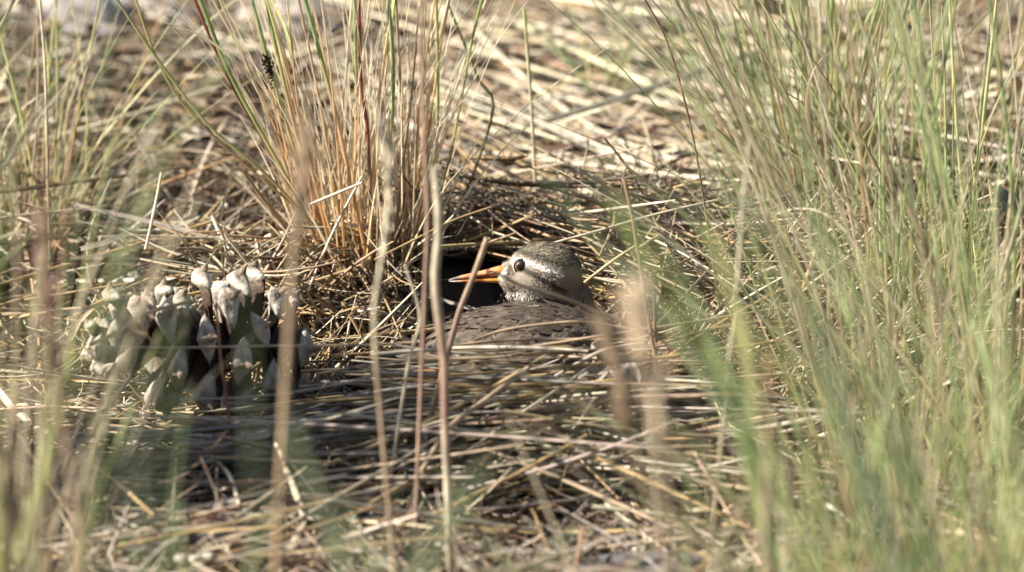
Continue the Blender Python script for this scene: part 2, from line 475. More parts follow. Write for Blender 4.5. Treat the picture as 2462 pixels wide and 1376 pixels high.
# ------------------------------------------------------------------ grass tufts
def tuft(name, label, cx, cy, spread, n, length, lean, fan, stops_list, rad=(.0005, .0009), fine=120, mat=None, cat='grass tuft',
         leaf=.35, lean_sd=.08, fine_len=(.4, .9), fine_stops=None, group=None, curl=.10, depth_lean=0.0, bright=1.0, fine_rad=(.00025, .0006)):
    """a rooted tuft at ground point (cx, cy); every stem is a part, the hair-fine blades are one part"""
    zb = float(height(cx, cy))
    e = empty(name, (cx, cy, zb)); tag(e, label, cat, group)
    mat = mat or M_GRASS
    def roots(k):
        a = rng.uniform(0, 2 * math.pi, k); r = np.sqrt(rng.random(k))
        bx, by = spread[0] * r * np.cos(a), spread[1] * r * np.sin(a)
        return bx, by, height(cx + bx, cy + by) - zb - .004
    def curves(k, seg, ln, sd, cu):
        bx, by, bz = roots(k)
        lx = lean + fan * bx / spread[0] + rng.normal(0, sd, k)
        ly = depth_lean + .25 * fan * by / spread[1] + rng.normal(0, sd, k)
        d = np.stack([lx, ly, np.ones(k)], -1); d /= np.linalg.norm(d, axis=1)[:, None]
        L = rng.uniform(*ln, k)
        u = np.linspace(0, 1, seg)[None, :, None]
        c = np.stack([lx * .5 + rng.normal(0, cu, k), rng.normal(0, cu, k), -np.abs(rng.normal(0, cu * .5, k))], -1)
        P = np.stack([bx, by, bz], -1)[:, None] + d[:, None] * u * L[:, None, None] + c[:, None] * (u ** 2) * L[:, None, None]
        w = rng.normal(0, .006, (k, 1, 3)) * np.sin(u * math.pi * 2 + rng.uniform(0, 6, (k, 1, 1)))
        return P + w * L[:, None, None] * 1.0
    def off_face(P):
        W = P + np.array([cx, cy, zb])
        a, b = project(W)
        hit = ((a > 1060) & (a < 1430) & (b > 570) & (b < 800) & (W[..., 1] < .03)).any(1)
        return P[~hit]
    seg = 18
    P = off_face(curves(n, seg, length, lean_sd, curl)); n = len(P)
    t = np.linspace(0, 1, seg)
    for i in range(n):
        st = stops_list[rng.integers(len(stops_list))]
        c = grad(st, t + rng.normal(0, .05)) * rng.uniform(.85, 1.15) * bright
        r = rng.uniform(*rad) * np.interp(t, [0, .1, .6, 1], [.9, 1, .8, .35])
        prt = [strands(P[i][None], r[None], c[None], 'tube4')]
        if rng.random() < leaf:                                        # a leaf blade leaving its sheath
            k = rng.integers(3, 11)
            p0 = P[i][k]; d = P[i][k + 2] - P[i][k]; d /= np.linalg.norm(d)
            sdv = rng.normal(0, 1, 3) * np.array([1, .6, .3]); sdv /= np.linalg.norm(sdv)
            u = np.linspace(0, 1, 9)[:, None]
            LL = rng.uniform(.04, .10)
            Q = p0 + d * u * LL * .9 + sdv * (u ** 1.7) * LL * rng.uniform(.2, .6) - np.array([0, 0, 1]) * u ** 3 * LL * rng.uniform(0, .4)
            rr = rng.uniform(.0005, .0010) * np.interp(u[:, 0], [0, .2, 1], [.6, 1, .1])
            cl = c[min(k + 3, seg - 1)] * rng.uniform(.85, 1.2)
            prt.append(strands(Q[None], rr[None], np.tile(cl, (1, 9, 1)), 'blade'))
        V, F, C = join(prt)
        obj('stem', mesh_from('stem', V, F, C), mat, e)
    if fine:
        sg = 10
        ln = (length[0] * fine_len[0], length[1] * fine_len[1])
        P = off_face(curves(fine, sg, ln, lean_sd * 2.2, curl * 1.8)); fine = len(P)
        tt = np.linspace(0, 1, sg)
        fs = fine_stops or stops_list
        C = np.stack([grad(fs[rng.integers(len(fs))], tt) * rng.uniform(.75, 1.2) * bright for _ in range(fine)])
        R = rng.uniform(*fine_rad, (fine, 1)) * np.interp(tt, [0, .3, 1], [.9, 1, .15])[None]
        V, F, C = strands(P, R, C, 'blade')
        f = obj('fine_blades', mesh_from('fine_blades', V, F, C), mat, e)
        f['kind'] = 'stuff'
    return e

G_ORANGE = [(0, ORANGE), (.25, GOLD * 1.05), (.45, TAN * 1.1), (.6, YGREEN), (.8, GREEN), (1, GREEN)]
G_GREEN = [(0, ORANGE), (.22, GOLD * 1.1), (.42, YGREEN), (.6, GREEN), (1, BLUEGREEN)]
G_BLUE = [(0, GOLD), (.2, YGREEN * .9), (.45, GREEN), (1, BLUEGREEN * 1.1)]
G_RED = [(0, ORANGE), (.25, ORANGE * .8), (.4, RED), (.65, RED * .9), (1, TAN)]
G_DRY = [(0, GOLD), (.4, CREAM * .9), (1, CREAM)]
G_PINK = [(0, ORANGE), (.3, PINK * 1.1), (.7, PINK), (1, TAN)]
G_TAN = [(0, ORANGE * .9), (.5, TAN), (1, TAN * 1.1)]
G_LIGHT = [(0, ORANGE * 1.1), (.25, GOLD * 1.2), (.6, CREAM), (1, CREAM)]
G_PALE = [(0, TAN), (.3, YGREEN), (1, np.array((.61, .64, .34)))]

# middle tuft, left of the bird
mid = ground_at(868, 662)
T_MID = tuft('grass_tuft', 'tall tuft of orange-based stems turning green, rising left of the bird', mid[0], mid[1], (.024, .020), 26, (.15, .28), -.05, .14,
     [G_ORANGE, G_ORANGE, G_LIGHT, G_DRY, G_DRY, G_LIGHT, G_TAN, G_LIGHT], (.0004, .0008), 210, bright=1.3, curl=.07, lean_sd=.07,
     fine_len=(.25, .6), fine_stops=[G_LIGHT, G_DRY, G_DRY, G_LIGHT])
def explicit(pts, Y, width, stops, **k):
    o = path_stalk('stem', pts, Y, width=width, stops=stops, mat=M_GRASS, parent=None, label=None, cat=None, root=True, n=26, **k)
    mw = o.location.copy()
    o.parent = T_MID; o.location = mw - T_MID.location
    return o
TOPG = [(0, GREEN * .9), (.18, GREEN * .9), (.28, YGREEN), (.42, TAN * 1.4), (.7, ORANGE * 1.25), (1, ORANGE * 1.25)]
TOPB = [(0, BLUEGREEN * .9), (.2, GREEN * .9), (.32, YGREEN), (.5, GOLD * 1.4), (1, ORANGE * 1.3)]
TOPR = [(0, RED), (.35, RED * 1.1), (.5, TAN), (1, ORANGE)]
my = mid[1]
explicit([(470, -30), (556, 185), (690, 430), (765, 590), (800, 675)], my - .012, 12, TOPG)
explicit([(460, -20), (540, 170), (640, 350), (740, 530), (790, 660)], my - .008, 8, TOPR)
explicit([(255, -40), (370, 130), (500, 300), (640, 420), (770, 560)], my - .015, 8, [(0, YGREEN * .8), (.4, YGREEN), (.65, GOLD), (1, ORANGE)])
explicit([(320, -20), (372, 130), (440, 250), (560, 370), (700, 490)], my - .010, 7, [(0, YGREEN), (.5, GOLD), (1, ORANGE)])
explicit([(725, -30), (775, 150), (820, 330), (860, 520), (905, 720)], my - .02, 12, TOPG)
explicit([(862, -30), (868, 200), (882, 300), (890, 450), (893, 680)], my - .02, 10, TOPR)
explicit([(598, -30), (660, 200), (720, 400), (770, 560), (815, 680)], my - .006, 10, TOPB)
explicit([(632, -30), (672, 150), (715, 330), (770, 530), (825, 690)], my - .01, 9, TOPG)
explicit([(852, -30), (855, 120), (858, 300), (850, 480), (870, 680)], my - .01, 11, TOPB)
explicit([(930, -30), (945, 150), (940, 320), (930, 480), (920, 690)], my - .016, 12, TOPB)
explicit([(1048, -30), (1052, 120), (1052, 260), (1046, 400), (1010, 560)], my + .005, 9, [(0, YGREEN), (.35, YGREEN), (.6, CREAM), (1, ORANGE)])
explicit([(1165, -30), (1132, 110), (1105, 260), (1076, 400), (1040, 520)], my + .01, 8, [(0, GREEN), (.4, YGREEN), (.7, TAN), (1, ORANGE)])
explicit([(1060, -30), (1110, 90), (1150, 190), (1185, 270), (1100, 520)], my + .03, 8, [(0, GREEN), (.5, OLIVE), (1, TAN)])
explicit([(950, -30), (958, 120), (968, 330), (975, 520), (960, 680)], my - .012, 7, [(0, TAN), (.5, CREAM), (1, ORANGE)])
explicit([(1000, 100), (985, 260), (965, 420), (950, 560), (930, 700)], my - .018, 8, [(0, TAN), (.5, TAN), (1, ORANGE)])

# right of the bird, sharp tuft with orange feet
g = ground_at(1960, 650)
tuft('grass_tuft', 'upright green tuft with orange feet standing right behind the bird', g[0], g[1], (.012, .012), 26, (.13, .26), -.05, .25,
     [G_ORANGE, G_GREEN, G_PALE, G_LIGHT, G_BLUE], (.0005, .0009), 90, lean_sd=.08)
g = ground_at(1780, 560)
tuft('grass_tuft', 'slender green tuft bending left above the pale fallen stalks', g[0] + .03, g[1] - .03, (.016, .012), 18, (.15, .28), -.16, .16,
     [G_BLUE, G_PALE, G_BLUE, G_PALE], (.0004, .0008), 30, lean_sd=.06, curl=.05)
g = ground_at(2150, 1190)
tuft('grass_tuft', 'tall crossing green tuft in the right background', g[0], g[1], (.030, .03), 20, (.22, .36), -.03, .22,
     [G_BLUE, G_PALE, G_LIGHT, G_LIGHT, G_DRY], (.0004, .0009), 70, lean_sd=.14)
g = ground_at(2370, 1210)
tuft('grass_tuft', 'dense green tuft in the upper right corner', g[0], g[1], (.03, .03), 20, (.22, .36), -.05, .22,
     [G_BLUE, G_PALE, G_DRY, G_LIGHT], (.0005, .0010), 70, lean_sd=.14)
g = ground_at(2090, 820)
tuft('grass_tuft', 'short pale stubbly tuft among straw right of the bird', g[0], g[1], (.035, .03), 40, (.03, .10), .02, .3,
     [G_DRY, G_DRY, G_PALE, G_TAN], (.0004, .0008), 220, lean_sd=.3, cat='grass tuft', leaf=.2)
g = ground_at(2330, 930)
tuft('grass_tuft', 'soft green and straw-coloured tuft at the right edge', g[0], g[1], (.035, .03), 26, (.10, .26), -.08, .25,
     [G_PALE, G_GREEN, G_BLUE, G_TAN], (.0005, .0010), 160, lean_sd=.14)
g = ground_at(1560, 330)
tuft('grass_tuft', 'low soft green grass patch among the pale fallen stalks', g[0], g[1], (.035, .03), 26, (.025, .06), .0, .4,
     [G_GREEN, G_PALE, G_BLUE], (.0004, .0008), 120, lean_sd=.35)
g = ground_at(2200, 420)
tuft('grass_tuft', 'far thin tuft deep in the right background', g[0], g[1], (.04, .04), 30, (.10, .22), .0, .2,
     [G_PALE, G_LIGHT, G_DRY, G_BLUE], (.0005, .0009), 60, lean_sd=.14)
# right foreground, out of focus
tuft('grass_tuft', 'blurred pale green tuft in the lower right foreground', .16, -.42, (.05, .04), 22, (.12, .24), -.10, .3,
     [G_PALE, G_PALE, G_GREEN, G_DRY], (.0005, .0010), 80, lean_sd=.12)
tuft('grass_tuft', 'blurred straw-coloured tuft in front of the lower right corner', .205, -.55, (.04, .05), 20, (.13, .26), -.06, .25,
     [G_DRY, G_PALE, G_LIGHT, G_GREEN], (.0006, .0010), 60, lean_sd=.12)
tuft('grass_tuft', 'blurred green tuft leaning left below and right of the bird', .125, -.30, (.025, .03), 22, (.08, .15), -.18, .25,
     [G_PALE, G_GREEN, G_BLUE, G_PINK], (.0005, .0009), 60, lean_sd=.14)
tuft('grass_tuft', 'tall blurred green tuft nearest the right edge', .185, -.75, (.03, .05), 20, (.30, .42), -.03, .15,
     [G_PALE, G_GREEN, G_BLUE], (.0007, .0012), 40, lean_sd=.06, leaf=.2)
for lab, x_, y_, n_, ln_, le_, st_ in [
        ('blurred beige-green tuft rising through the right middle', .135, -.50, 26, (.17, .28), -.05, [G_PALE, G_LIGHT, G_PALE, G_BLUE]),
        ('blurred light green tuft in front of the tall crossing tuft', .165, -.30, 30, (.12, .24), -.04, [G_PALE, G_BLUE, G_LIGHT]),
        ('sparse blurred straw stems below the feathery seed head', .075, -.45, 14, (.08, .16), -.02, [G_DRY, G_PALE, G_LIGHT]),
        ('blurred yellow-green tuft low at the right edge', .195, -.33, 30, (.10, .22), -.10, [G_PALE, G_GREEN, G_DRY])]:
    tuft('grass_tuft', lab, x_, y_, (.03, .04), n_, ln_, le_, .25, st_, (.0005, .0009), 34, lean_sd=.13)
# left edge
g = ground_at(60, 620)
tuft('grass_tuft', 'thin upright tuft at the upper left edge', g[0], g[1], (.02, .025), 14, (.08, .22), .03, .2,
     [G_PALE, G_DRY, G_TAN, G_GREEN], (.0004, .0008), 60, lean_sd=.09)
tuft('grass_tuft', 'blurred beige and green tuft filling the left edge', -.188, -.42, (.02, .05), 40, (.14, .26), -.02, .14,
     [G_DRY, G_LIGHT, G_DRY, G_TAN, G_PALE], (.0007, .0013), 60, lean_sd=.05, leaf=.15)
tuft('grass_tuft', 'tall blurred bright green tuft at the far left edge', -.195, -.62, (.012, .05), 13, (.30, .42), .0, .1,
     [G_PALE, G_GREEN], (.0007, .0012), 10, lean_sd=.03, leaf=.1)
tuft('grass_tuft', 'low grey-green blurred tuft at the bottom middle', -.03, -.62, (.06, .05), 26, (.10, .17), .0, .2,
     [G_BLUE, G_GREEN], (.0008, .0013), 60, lean_sd=.25, mat=M_GRASS)

tuft('grass_tuft', 'low blurred green tuft at the bottom left, below the pine cone', -.10, -.72, (.05, .05), 9, (.14, .22), .0, .2,
     [G_BLUE, G_GREEN, G_PALE], (.0008, .0013), 40, lean_sd=.2)
tuft('grass_tuft', 'unseen tall dense tuft added beyond the left edge to shade the bird back', -.285, -.138, (.022, .052), 150, (.18, .255), .03, .12,  # out of view, added and sized to cast shade on back and heap
     [G_GREEN, G_PALE, G_DRY], (.0010, .0018), 290, lean_sd=.07, fine_len=(.7, .95), curl=.04, fine_rad=(.0006, .0012))

# ------------------------------------------------------------------ single foreground stalks and blades
GT = 'single stalks standing in front'
path_stalk('grass_stalk', [(738, 330), (722, 470), (705, 640), (692, 860), (676, 1120), (664, 1376)], -.55, width=17, stops=[(0, TAN), (.4, TAN), (1, GOLD)],
           label='blurred tan stalk standing between the pine cone and the bird', cat='grass stalk', root=True, seed=(.02, .25, 70, .010, TAN))
path_stalk('grass_stalk', [(1046, 400), (1056, 545), (1046, 680), (1068, 860), (1070, 1000), (1076, 1160)], -.24, width=20, joints=4,
           stops=[(0, CREAM), (.25, CREAM), (.4, PINK), (.55, PINK), (.7, CREAM), (1, TAN)], label='thick blurred stalk with pinkish bands just left of the bill tip', cat='grass stalk', root=True)
path_stalk('grass_stalk', [(1016, -20), (1014, 160), (1020, 330), (1028, 520), (1022, 700), (1010, 980)], -.20, width=11, joints=3,
           stops=[(0, TAN), (.5, PINK), (1, PINK)], label='blurred brown stalk running up to the top edge left of the bird', cat='grass stalk', root=True)
path_stalk('grass_stalk', [(905, 250), (938, 430), (915, 640), (900, 760), (912, 960), (945, 1330)], -.30, width=12, joints=3,
           stops=[(0, CREAM), (.35, CREAM), (.6, TAN), (1, PINK)], label='blurred bent cream stalk crossing in front of the middle tuft', cat='grass stalk', root=True, seed=(.05, .3, 40, .008, CREAM))
path_stalk('grass_stalk', [(1536, 790), (1552, 870), (1580, 960), (1596, 1080), (1610, 1376)], -.85, width=9,
           stops=[(0, TAN), (.5, TAN), (1, TAN)], label='brownish feathery seed head, strongly blurred, right of the bird', cat='grass stalk', root=True, seed=(.0, .60, 60, .016, np.array((.80, .63, .44))))
path_stalk('grass_stalk', [(1462, 820), (1500, 950), (1520, 1060), (1560, 1200)], -.60, width=8,
           stops=TAN, label='smaller blurred beige seed head below the bird on the right', cat='grass stalk', root=True, seed=(.0, .4, 110, .010, TAN * 1.1))
path_stalk('grass_stalk', [(1500, 430), (1524, 540), (1545, 680), (1572, 840), (1594, 1020), (1602, 1130)], -.07, width=10, joints=3,
           stops=[(0, GOLD), (.3, PINK), (.6, GOLD), (1, CREAM)], label='tan upright stalk just right of the bird head', cat='grass stalk', root=True)
path_stalk('grass_stalk', [(1802, 330), (1796, 400), (1784, 520), (1772, 700), (1752, 880)], -.26, width=10,
           stops=[(0, CREAM), (.5, CREAM), (1, TAN)], label='pale upright stalk standing in front of the right tufts', cat='grass stalk', root=True)
path_stalk('grass_stalk', [(2120, 350), (2185, 500), (2235, 610), (2290, 760), (2330, 860)], -.12, width=12,
           stops=[(0, TAN), (.5, GOLD), (1, TAN)], label='tan stalk slanting down to the right among the green right tufts', cat='grass stalk', root=True)
path_stalk('grass_stalk', [(1172, 572), (1140, 660), (1108, 740), (1090, 800)], -.10, width=15,
           stops=[(0, TAN), (.5, PINK * .8), (1, TAN)], label='short snapped stalk crossing in front of the bill', cat='grass stalk', root=True, taper=(1, 1, 1))
path_stalk('grass_stalk', [(520, 730), (530, 860), (545, 960), (556, 1060)], -.10, width=8, stops=[(0, TAN), (.3, RED), (1, PINK)],
           label='thin reddish stalk in front of the pine cone', cat='grass stalk', root=True)
path_stalk('grass_stalk', [(968, 960), (985, 860), (1010, 760), (975, 640)][::-1], -.14, width=9, stops=CREAM,
           label='thin cream stalk left of the thick banded stalk', cat='grass stalk', root=True)
path_stalk('grass_stalk', [(100, 560), (118, 760), (150, 1000), (205, 1376)], -.60, width=16, stops=[(0, PINK), (1, TAN)],
           label='blurred pinkish stalk slanting along the left edge', cat='grass stalk', root=True, seed=(.0, .3, 60, .01, PINK))
path_stalk('grass_stalk', [(1850, 860), (1846, 1000), (1842, 1150), (1836, 1376)], -.62, width=15, stops=[(0, GOLD), (1, CREAM * .9)],
           label='straight blurred golden stalk in the lower right', cat='grass stalk', root=True)
path_stalk('grass_stalk', [(96, 0), (108, 150), (112, 280), (114, 380)], .12, width=8, stops=[(0, CREAM), (1, TAN)],
           label='thin straw-coloured upright stalk in the upper left background', cat='grass stalk', root=True)
path_stalk('grass_stalk', [(1260, 20), (1270, 150), (1278, 260), (1284, 380)], .16, width=10, stops=[(0, YGREEN), (.4, CREAM), (1, ORANGE)],
           label='upright stalk, orange low down, behind the bird', cat='grass stalk', root=True)
path_stalk('grass_stalk', [(1545, -10), (1600, 90), (1640, 220), (1668, 340), (1690, 470)], .02, width=6, stops=[(0, BROWN), (.35, RED), (.6, OLIVE), (1, OLIVE)],
           label='thin dark red stalk arching over the pale fallen stalks', cat='grass stalk', root=True)
# green out-of-focus blades
def gblade(pts, Y, width, stops, label):
    return path_stalk('grass_stalk', pts, Y, width=width, stops=stops, mat=M_GRASS, kind='blade', label=label, cat='grass stalk', root=True, taper=(.35, 1, .14))
gblade([(1060, 528), (1200, 572), (1330, 622), (1450, 690), (1600, 770), (1760, 880)], [-.75, -.35], 8, OLIVE * .8, 'broad blurred green blade sweeping across the back of the bird head')
gblade([(1300, 410), (1385, 520), (1470, 620), (1580, 740), (1730, 960), (1800, 1100)], [-.82, -.56], 26, BLUEGREEN * .6, 'blurred grey-green blade rising just right of the bird crown')
gblade([(1410, 380), (1470, 500), (1545, 640), (1640, 780), (1760, 980), (1810, 1090)], [-.82, -.56], 26, GREEN * .62, 'blurred mid-green blade, second from the left in the fan right of the bird')
gblade([(1520, 480), (1580, 600), (1650, 720), (1760, 900), (1820, 1060)], [-.82, -.56], 24, DKGREEN * 1.8, 'dark green blurred blade in the middle of the fan right of the bird')
gblade([(1620, 420), (1690, 560), (1760, 700), (1830, 880), (1850, 1050)], [-.82, -.56], 26, GREEN * .7, 'green blurred blade at the right side of the fan')
gblade([(1470, 470), (1530, 590), (1610, 730), (1720, 880), (1790, 1080)], [-.82, -.56], 22, GREEN * .6, 'narrow dark green blurred blade inside the fan right of the bird')
gblade([(1700, 520), (1735, 640), (1770, 760), (1800, 900)], [-.82, -.56], 24, YGREEN * .65, 'yellow-green blurred blade at the right end of the fan')
gblade([(285, 130), (288, 300), (270, 480), (255, 700)], -1.2, 20, DKGREEN * 1.4, 'dark green blurred blade in the upper left')
gblade([(410, 60), (395, 220), (350, 420), (285, 700)], -.9, 12, BLUEGREEN * .8, 'thin blurred green blade slanting across the upper left')
gblade([(300, 540), (306, 800), (320, 1060), (330, 1376)], -1.15, 18, BLUEGREEN * .5, 'wide blurred green blade in front of the left side of the pine cone')
gblade([(580, 560), (592, 760), (604, 980), (610, 1376)], -1.15, 22, BLUEGREEN * .5, 'wide blurred green blade in front of the right side of the pine cone')
gblade([(430, 640), (420, 800), (405, 960), (380, 1200)], -1.1, 20, DKGREEN * 1.3, 'blurred dark green blade in front of the middle of the pine cone')
gblade([(690, 1010), (720, 1100), (770, 1220), (830, 1376)], -1.1, 30, BLUEGREEN * .7, 'blurred green blade at the bottom left of the middle')
gblade([(1180, 1100), (1120, 1180), (1060, 1290), (1010, 1376)], -1.1, 34, BLUEGREEN * .7, 'blurred grey-green blade at the bottom middle')
gblade([(2110, 560), (2080, 700), (2120, 900), (2180, 1120), (2230, 1376)], -1.0, 30, GREEN * .9, 'broad blurred bright green blade in the right foreground')
gblade([(1960, 760), (1990, 900), (2060, 1080), (2150, 1376)], -.95, 30, BLUEGREEN * .9, 'broad blurred blue-green blade curving through the lower right')
gblade([(2380, 420), (2370, 640), (2400, 900), (2430, 1200)], -1.0, 30, GREEN * .9, 'broad blurred green blade close to the right edge')

# ------------------------------------------------------------------ fallen straws one can pick out
GF = 'fallen straws'
def fallen(pts, label, width=9, stops=CREAM, Y=None, lift=.014, **k):
    return path_stalk('fallen_straw', pts, Y, lift=lift, width=width, stops=stops, label=label, cat='straw', **k)
fallen([(1150, 50), (1290, 62), (1480, 118), (1620, 160), (1720, 192)], 'thick cream fallen stalk, uppermost of the pale bundle behind the bird', 18, CREAM * .95, joints=3)
fallen([(1180, 130), (1380, 150), (1560, 178), (1740, 212), (1900, 250)], 'long thick cream stalk lying second from the top in the pale bundle', 17, CREAM, joints=4)
fallen([(1130, 60), (1240, 170), (1340, 250), (1470, 330), (1640, 390)], 'cream stalk slanting steeply down through the pale bundle', 14, CREAM, lift=.022, joints=3)
fallen([(1190, 190), (1360, 235), (1560, 290), (1760, 350), (1930, 400)], 'pale stalk running through the middle of the bundle behind the bird', 16, CREAM * 1.05, lift=.016, joints=4)
fallen([(1330, 300), (1480, 345), (1640, 400), (1800, 440)], 'lowest pale stalk of the bundle behind the bird', 13, CREAM * .9, lift=.016, joints=3)
fallen([(1700, 200), (1850, 300), (2010, 330), (2140, 350)], 'pale stalk lying behind the right tufts', 13, CREAM * .9, joints=3)
fallen([(330, 30), (540, 92), (700, 130), (860, 165)], 'long pale stalk lying across the upper left background', 15, CREAM * .9, joints=3)
fallen([(345, 318), (470, 322), (600, 326), (760, 322)], 'bright cream straw lying level left of the middle tuft', 13, CREAM * 1.15, lift=.010, joints=3)
fallen([(-30, 345), (80, 350), (200, 358)], 'short bright straw lying level at the left edge', 11, CREAM * 1.1, lift=.010)
fallen([(-40, 545), (160, 505), (340, 464), (540, 411)], 'long brownish straw sloping up behind the pine cone', 9, TAN, lift=.02)
fallen([(-20, 690), (150, 640), (320, 590), (520, 530)], 'golden straw sloping up just above the pine cone', 10, GOLD, lift=.022)
fallen([(520, 380), (600, 460), (690, 560)], 'dark straw slanting down into the foot of the middle tuft', 8, TAN * .6, lift=.03)
fallen([(375, 993), (470, 1012), (620, 1048), (780, 1075), (905, 1108)], 'bleached jointed stalk lying below the pine cone', 14, CREAM * 1.15, lift=.016, joints=6)
fallen([(690, 1050), (800, 1060), (960, 1085)], 'bleached short stalk beside the jointed one', 12, CREAM * 1.1, lift=.017)
fallen([(478, 1095), (520, 1110), (555, 1150), (575, 1215)], 'curved pale straw hooking downward at the lower left', 12, CREAM * .85, lift=.018)
fallen([(230, 834), (440, 836), (640, 832), (860, 830), (1010, 822)], 'thin level straw stretched in front of the pine cone', 7, TAN, Y=-.085)
fallen([(430, 962), (600, 955), (760, 935), (900, 905), (1040, 880)], 'thin dull straw crossing low in front of the pine cone', 7, GREY, Y=-.09)
fallen([(215, 830), (280, 800), (350, 755), (470, 722)], 'blurred tan straw leaning over the top left of the pine cone', 11, TAN, Y=-.10)
fallen([(1078, 850), (1180, 803), (1290, 782), (1420, 775), (1560, 802)], 'straw arching over the middle of the bird back', 8, TAN, Y=[-.05, -.045])
fallen([(1075, 832), (1220, 818), (1390, 816), (1560, 818)], 'level straw lying low across the bird back', 8, TAN * .95, Y=-.052)
fallen([(1060, 850), (1240, 838), (1400, 815), (1560, 790)], 'straw sloping up to the right across the bird back', 8, TAN * 1.05, Y=-.056)
fallen([(1190, 655), (1260, 690), (1340, 712), (1450, 755), (1560, 802), (1640, 850)], 'out-of-focus straw crossing the bird throat and neck', 8, TAN, Y=[-.13, -.10])
fallen([(1335, 905), (1400, 868), (1460, 840), (1550, 824)], 'bluish grey straw curving up beside the dead leaf', 11, GREY * 1.1, Y=-.075)
fallen([(1010, 1140), (1080, 1030), (1170, 960), (1270, 885)], 'thick snapped straw leaning up below the bird', 16, TAN, Y=[-.15, -.10])
fallen([(1120, 1130), (1240, 1060), (1380, 990), (1520, 930)], 'broad dull straw sloping up below the dead leaf', 20, TAN * .8, Y=[-.14, -.11], kind='blade')
fallen([(760, 900), (960, 868), (1180, 860), (1400, 838)], 'olive straw in the heap in front of the bird', 9, TAN * .9, Y=-.07)
fallen([(690, 1000), (860, 950), (1080, 920), (1330, 880)], 'greyish straw lower in the heap in front of the bird', 9, GREY, Y=-.085)
fallen([(720, 930), (900, 915), (1120, 905), (1340, 915)], 'level brown straw in the heap in front of the bird', 8, TAN * .8, Y=-.08)
fallen([(1090, 1110), (1230, 1010), (1350, 930), (1420, 880)], 'pale straw slanting up to the dead leaf', 8, CREAM * .8, Y=[-.13, -.09])
fallen([(900, 625), (1000, 575), (1090, 530), (1200, 492)], 'thin sharp straw sloping up from the tuft behind the bill', 6, GOLD, Y=[.05, .07])
fallen([(960, 480), (1080, 482), (1220, 470), (1360, 462)], 'dark thin stem lying level behind the bird', 8, BROWN, lift=.02)
fallen([(1330, 585), (1450, 552), (1580, 515), (1720, 482)], 'straight straw sloping up right behind the bird crown', 8, CREAM * .9, Y=[.03, .05])
fallen([(1405, 680), (1470, 630), (1530, 590)], 'short golden straw pointing down at the bird nape', 9, GOLD, Y=[.0, .0])
fallen([(1180, 480), (1290, 525), (1360, 570)], 'flat golden straw lying just above the bird crown', 14, GOLD * 1.2, lift=.018, kind='blade')
fallen([(1330, 478), (1480, 495), (1620, 530)], 'golden straw lying in the shade of the green fan', 8, GOLD, lift=.02)
fallen([(1500, 800), (1700, 770), (1880, 740), (2060, 700)], 'long tan straw sloping up right of the bird', 9, TAN, Y=[-.05, -.01])
fallen([(1540, 840), (1720, 790), (1860, 775), (2010, 790)], 'arched tan straw in the heap right of the bird', 9, GOLD * .9, Y=[-.06, -.03])
fallen([(1890, 760), (1940, 690), (2040, 615)], 'pale grey broad straw jutting up right of the bird', 13, CREAM * .8, Y=[-.06, -.06], kind='blade')
fallen([(1930, 700), (1965, 592)], 'short snapped golden straw standing up in the right heap', 12, GOLD * 1.15, Y=[-.03, -.03])
fallen([(740, 700), (800, 560), (870, 425)], 'pale straw leaning across the foot of the middle tuft', 8, CREAM * .9, Y=[.05, .06])
fallen([(745, 492), (870, 440)], 'short white straw caught in the middle tuft', 8, CREAM * 1.2, Y=[.055, .055])
fallen([(350, 600), (372, 500), (388, 415)], 'pale snapped straw standing above the pine cone', 9, CREAM * .95, Y=[.06, .07])
fallen([(2000, 600), (2010, 560), (1990, 555), (1975, 610), (1985, 680)], 'pale curled leaf strip at the foot of the right tuft', 7, CREAM * 1.1, Y=[.0, .0], kind='blade')
fallen([(310, 1400), (380, 1330), (450, 1285)], 'thick blurred straw in the lower left corner region', 18, CREAM * .85, lift=.014)
fallen([(190, 1100), (280, 1160), (370, 1240)], 'blurred golden straw slanting down at the lower left', 12, GOLD, lift=.02)

# ------------------------------------------------------------------ stones, bark, dead leaves
def lump(name, px, py, size, c1, c2, label, cat, mat, seed, squash=(1, 1, .7), rough=.28, lift=0.0, sub=3, flat=False):
    bm = bmesh.new()
    bmesh.ops.create_icosphere(bm, subdivisions=sub, radius=1)
    off = Vector((seed * 3.1, seed * 1.7, seed))
    for v in bm.verts:
        d = v.co.normalized()
        k = 1 + rough * mnoise.noise(d * 1.3 + off) + rough * .5 * mnoise.noise(d * 3 + off) + rough * .25 * mnoise.noise(d * 7 + off)
        v.co = d * k
    me = bpy.data.meshes.new(name); bm.to_mesh(me); bm.free()
    co = np.array([v.co for v in me.vertices]); 
    f = np.array([mnoise.noise(Vector(c) * 2.5 + off) for c in co])[:, None] * .5 + .5
    paint(me, np.asarray(c1) * f + np.asarray(c2) * (1 - f))
    for p in me.polygons: p.use_smooth = not flat
    p = ground_at(px, py, lift)
    o = obj(name, me, mat, None, (p[0], p[1], float(height(p[0], p[1])) + size * squash[2] * .45 + lift * .5))
    o.scale = (size * squash[0], size * squash[1], size * squash[2])
    o.rotation_euler = (0, 0, seed * 1.9)
    tag(o, label, cat)
    return o
PALE = (.62, .56, .52); LILAC = (.42, .38, .40); WARM = (.42, .33, .24); GR = (.30, .28, .25); RUST = (.35, .16, .07)
lump('stone', 190, 88, .022, PALE, LILAC, 'large pale crumbly stone in the upper left', 'stone', M_STONE, 1.2, (1.3, 1, .8), .45)
lump('stone', 275, 105, .015, PALE, (.35, .34, .40), 'lilac-grey stone right beside the large pale stone', 'stone', M_STONE, 2.7, (1.2, 1, .75), .45)
lump('stone', 125, 118, .011, LILAC, PALE, 'small lilac stone at the foot of the large pale stone', 'stone', M_STONE, 3.3, (1, 1, .7), .4)
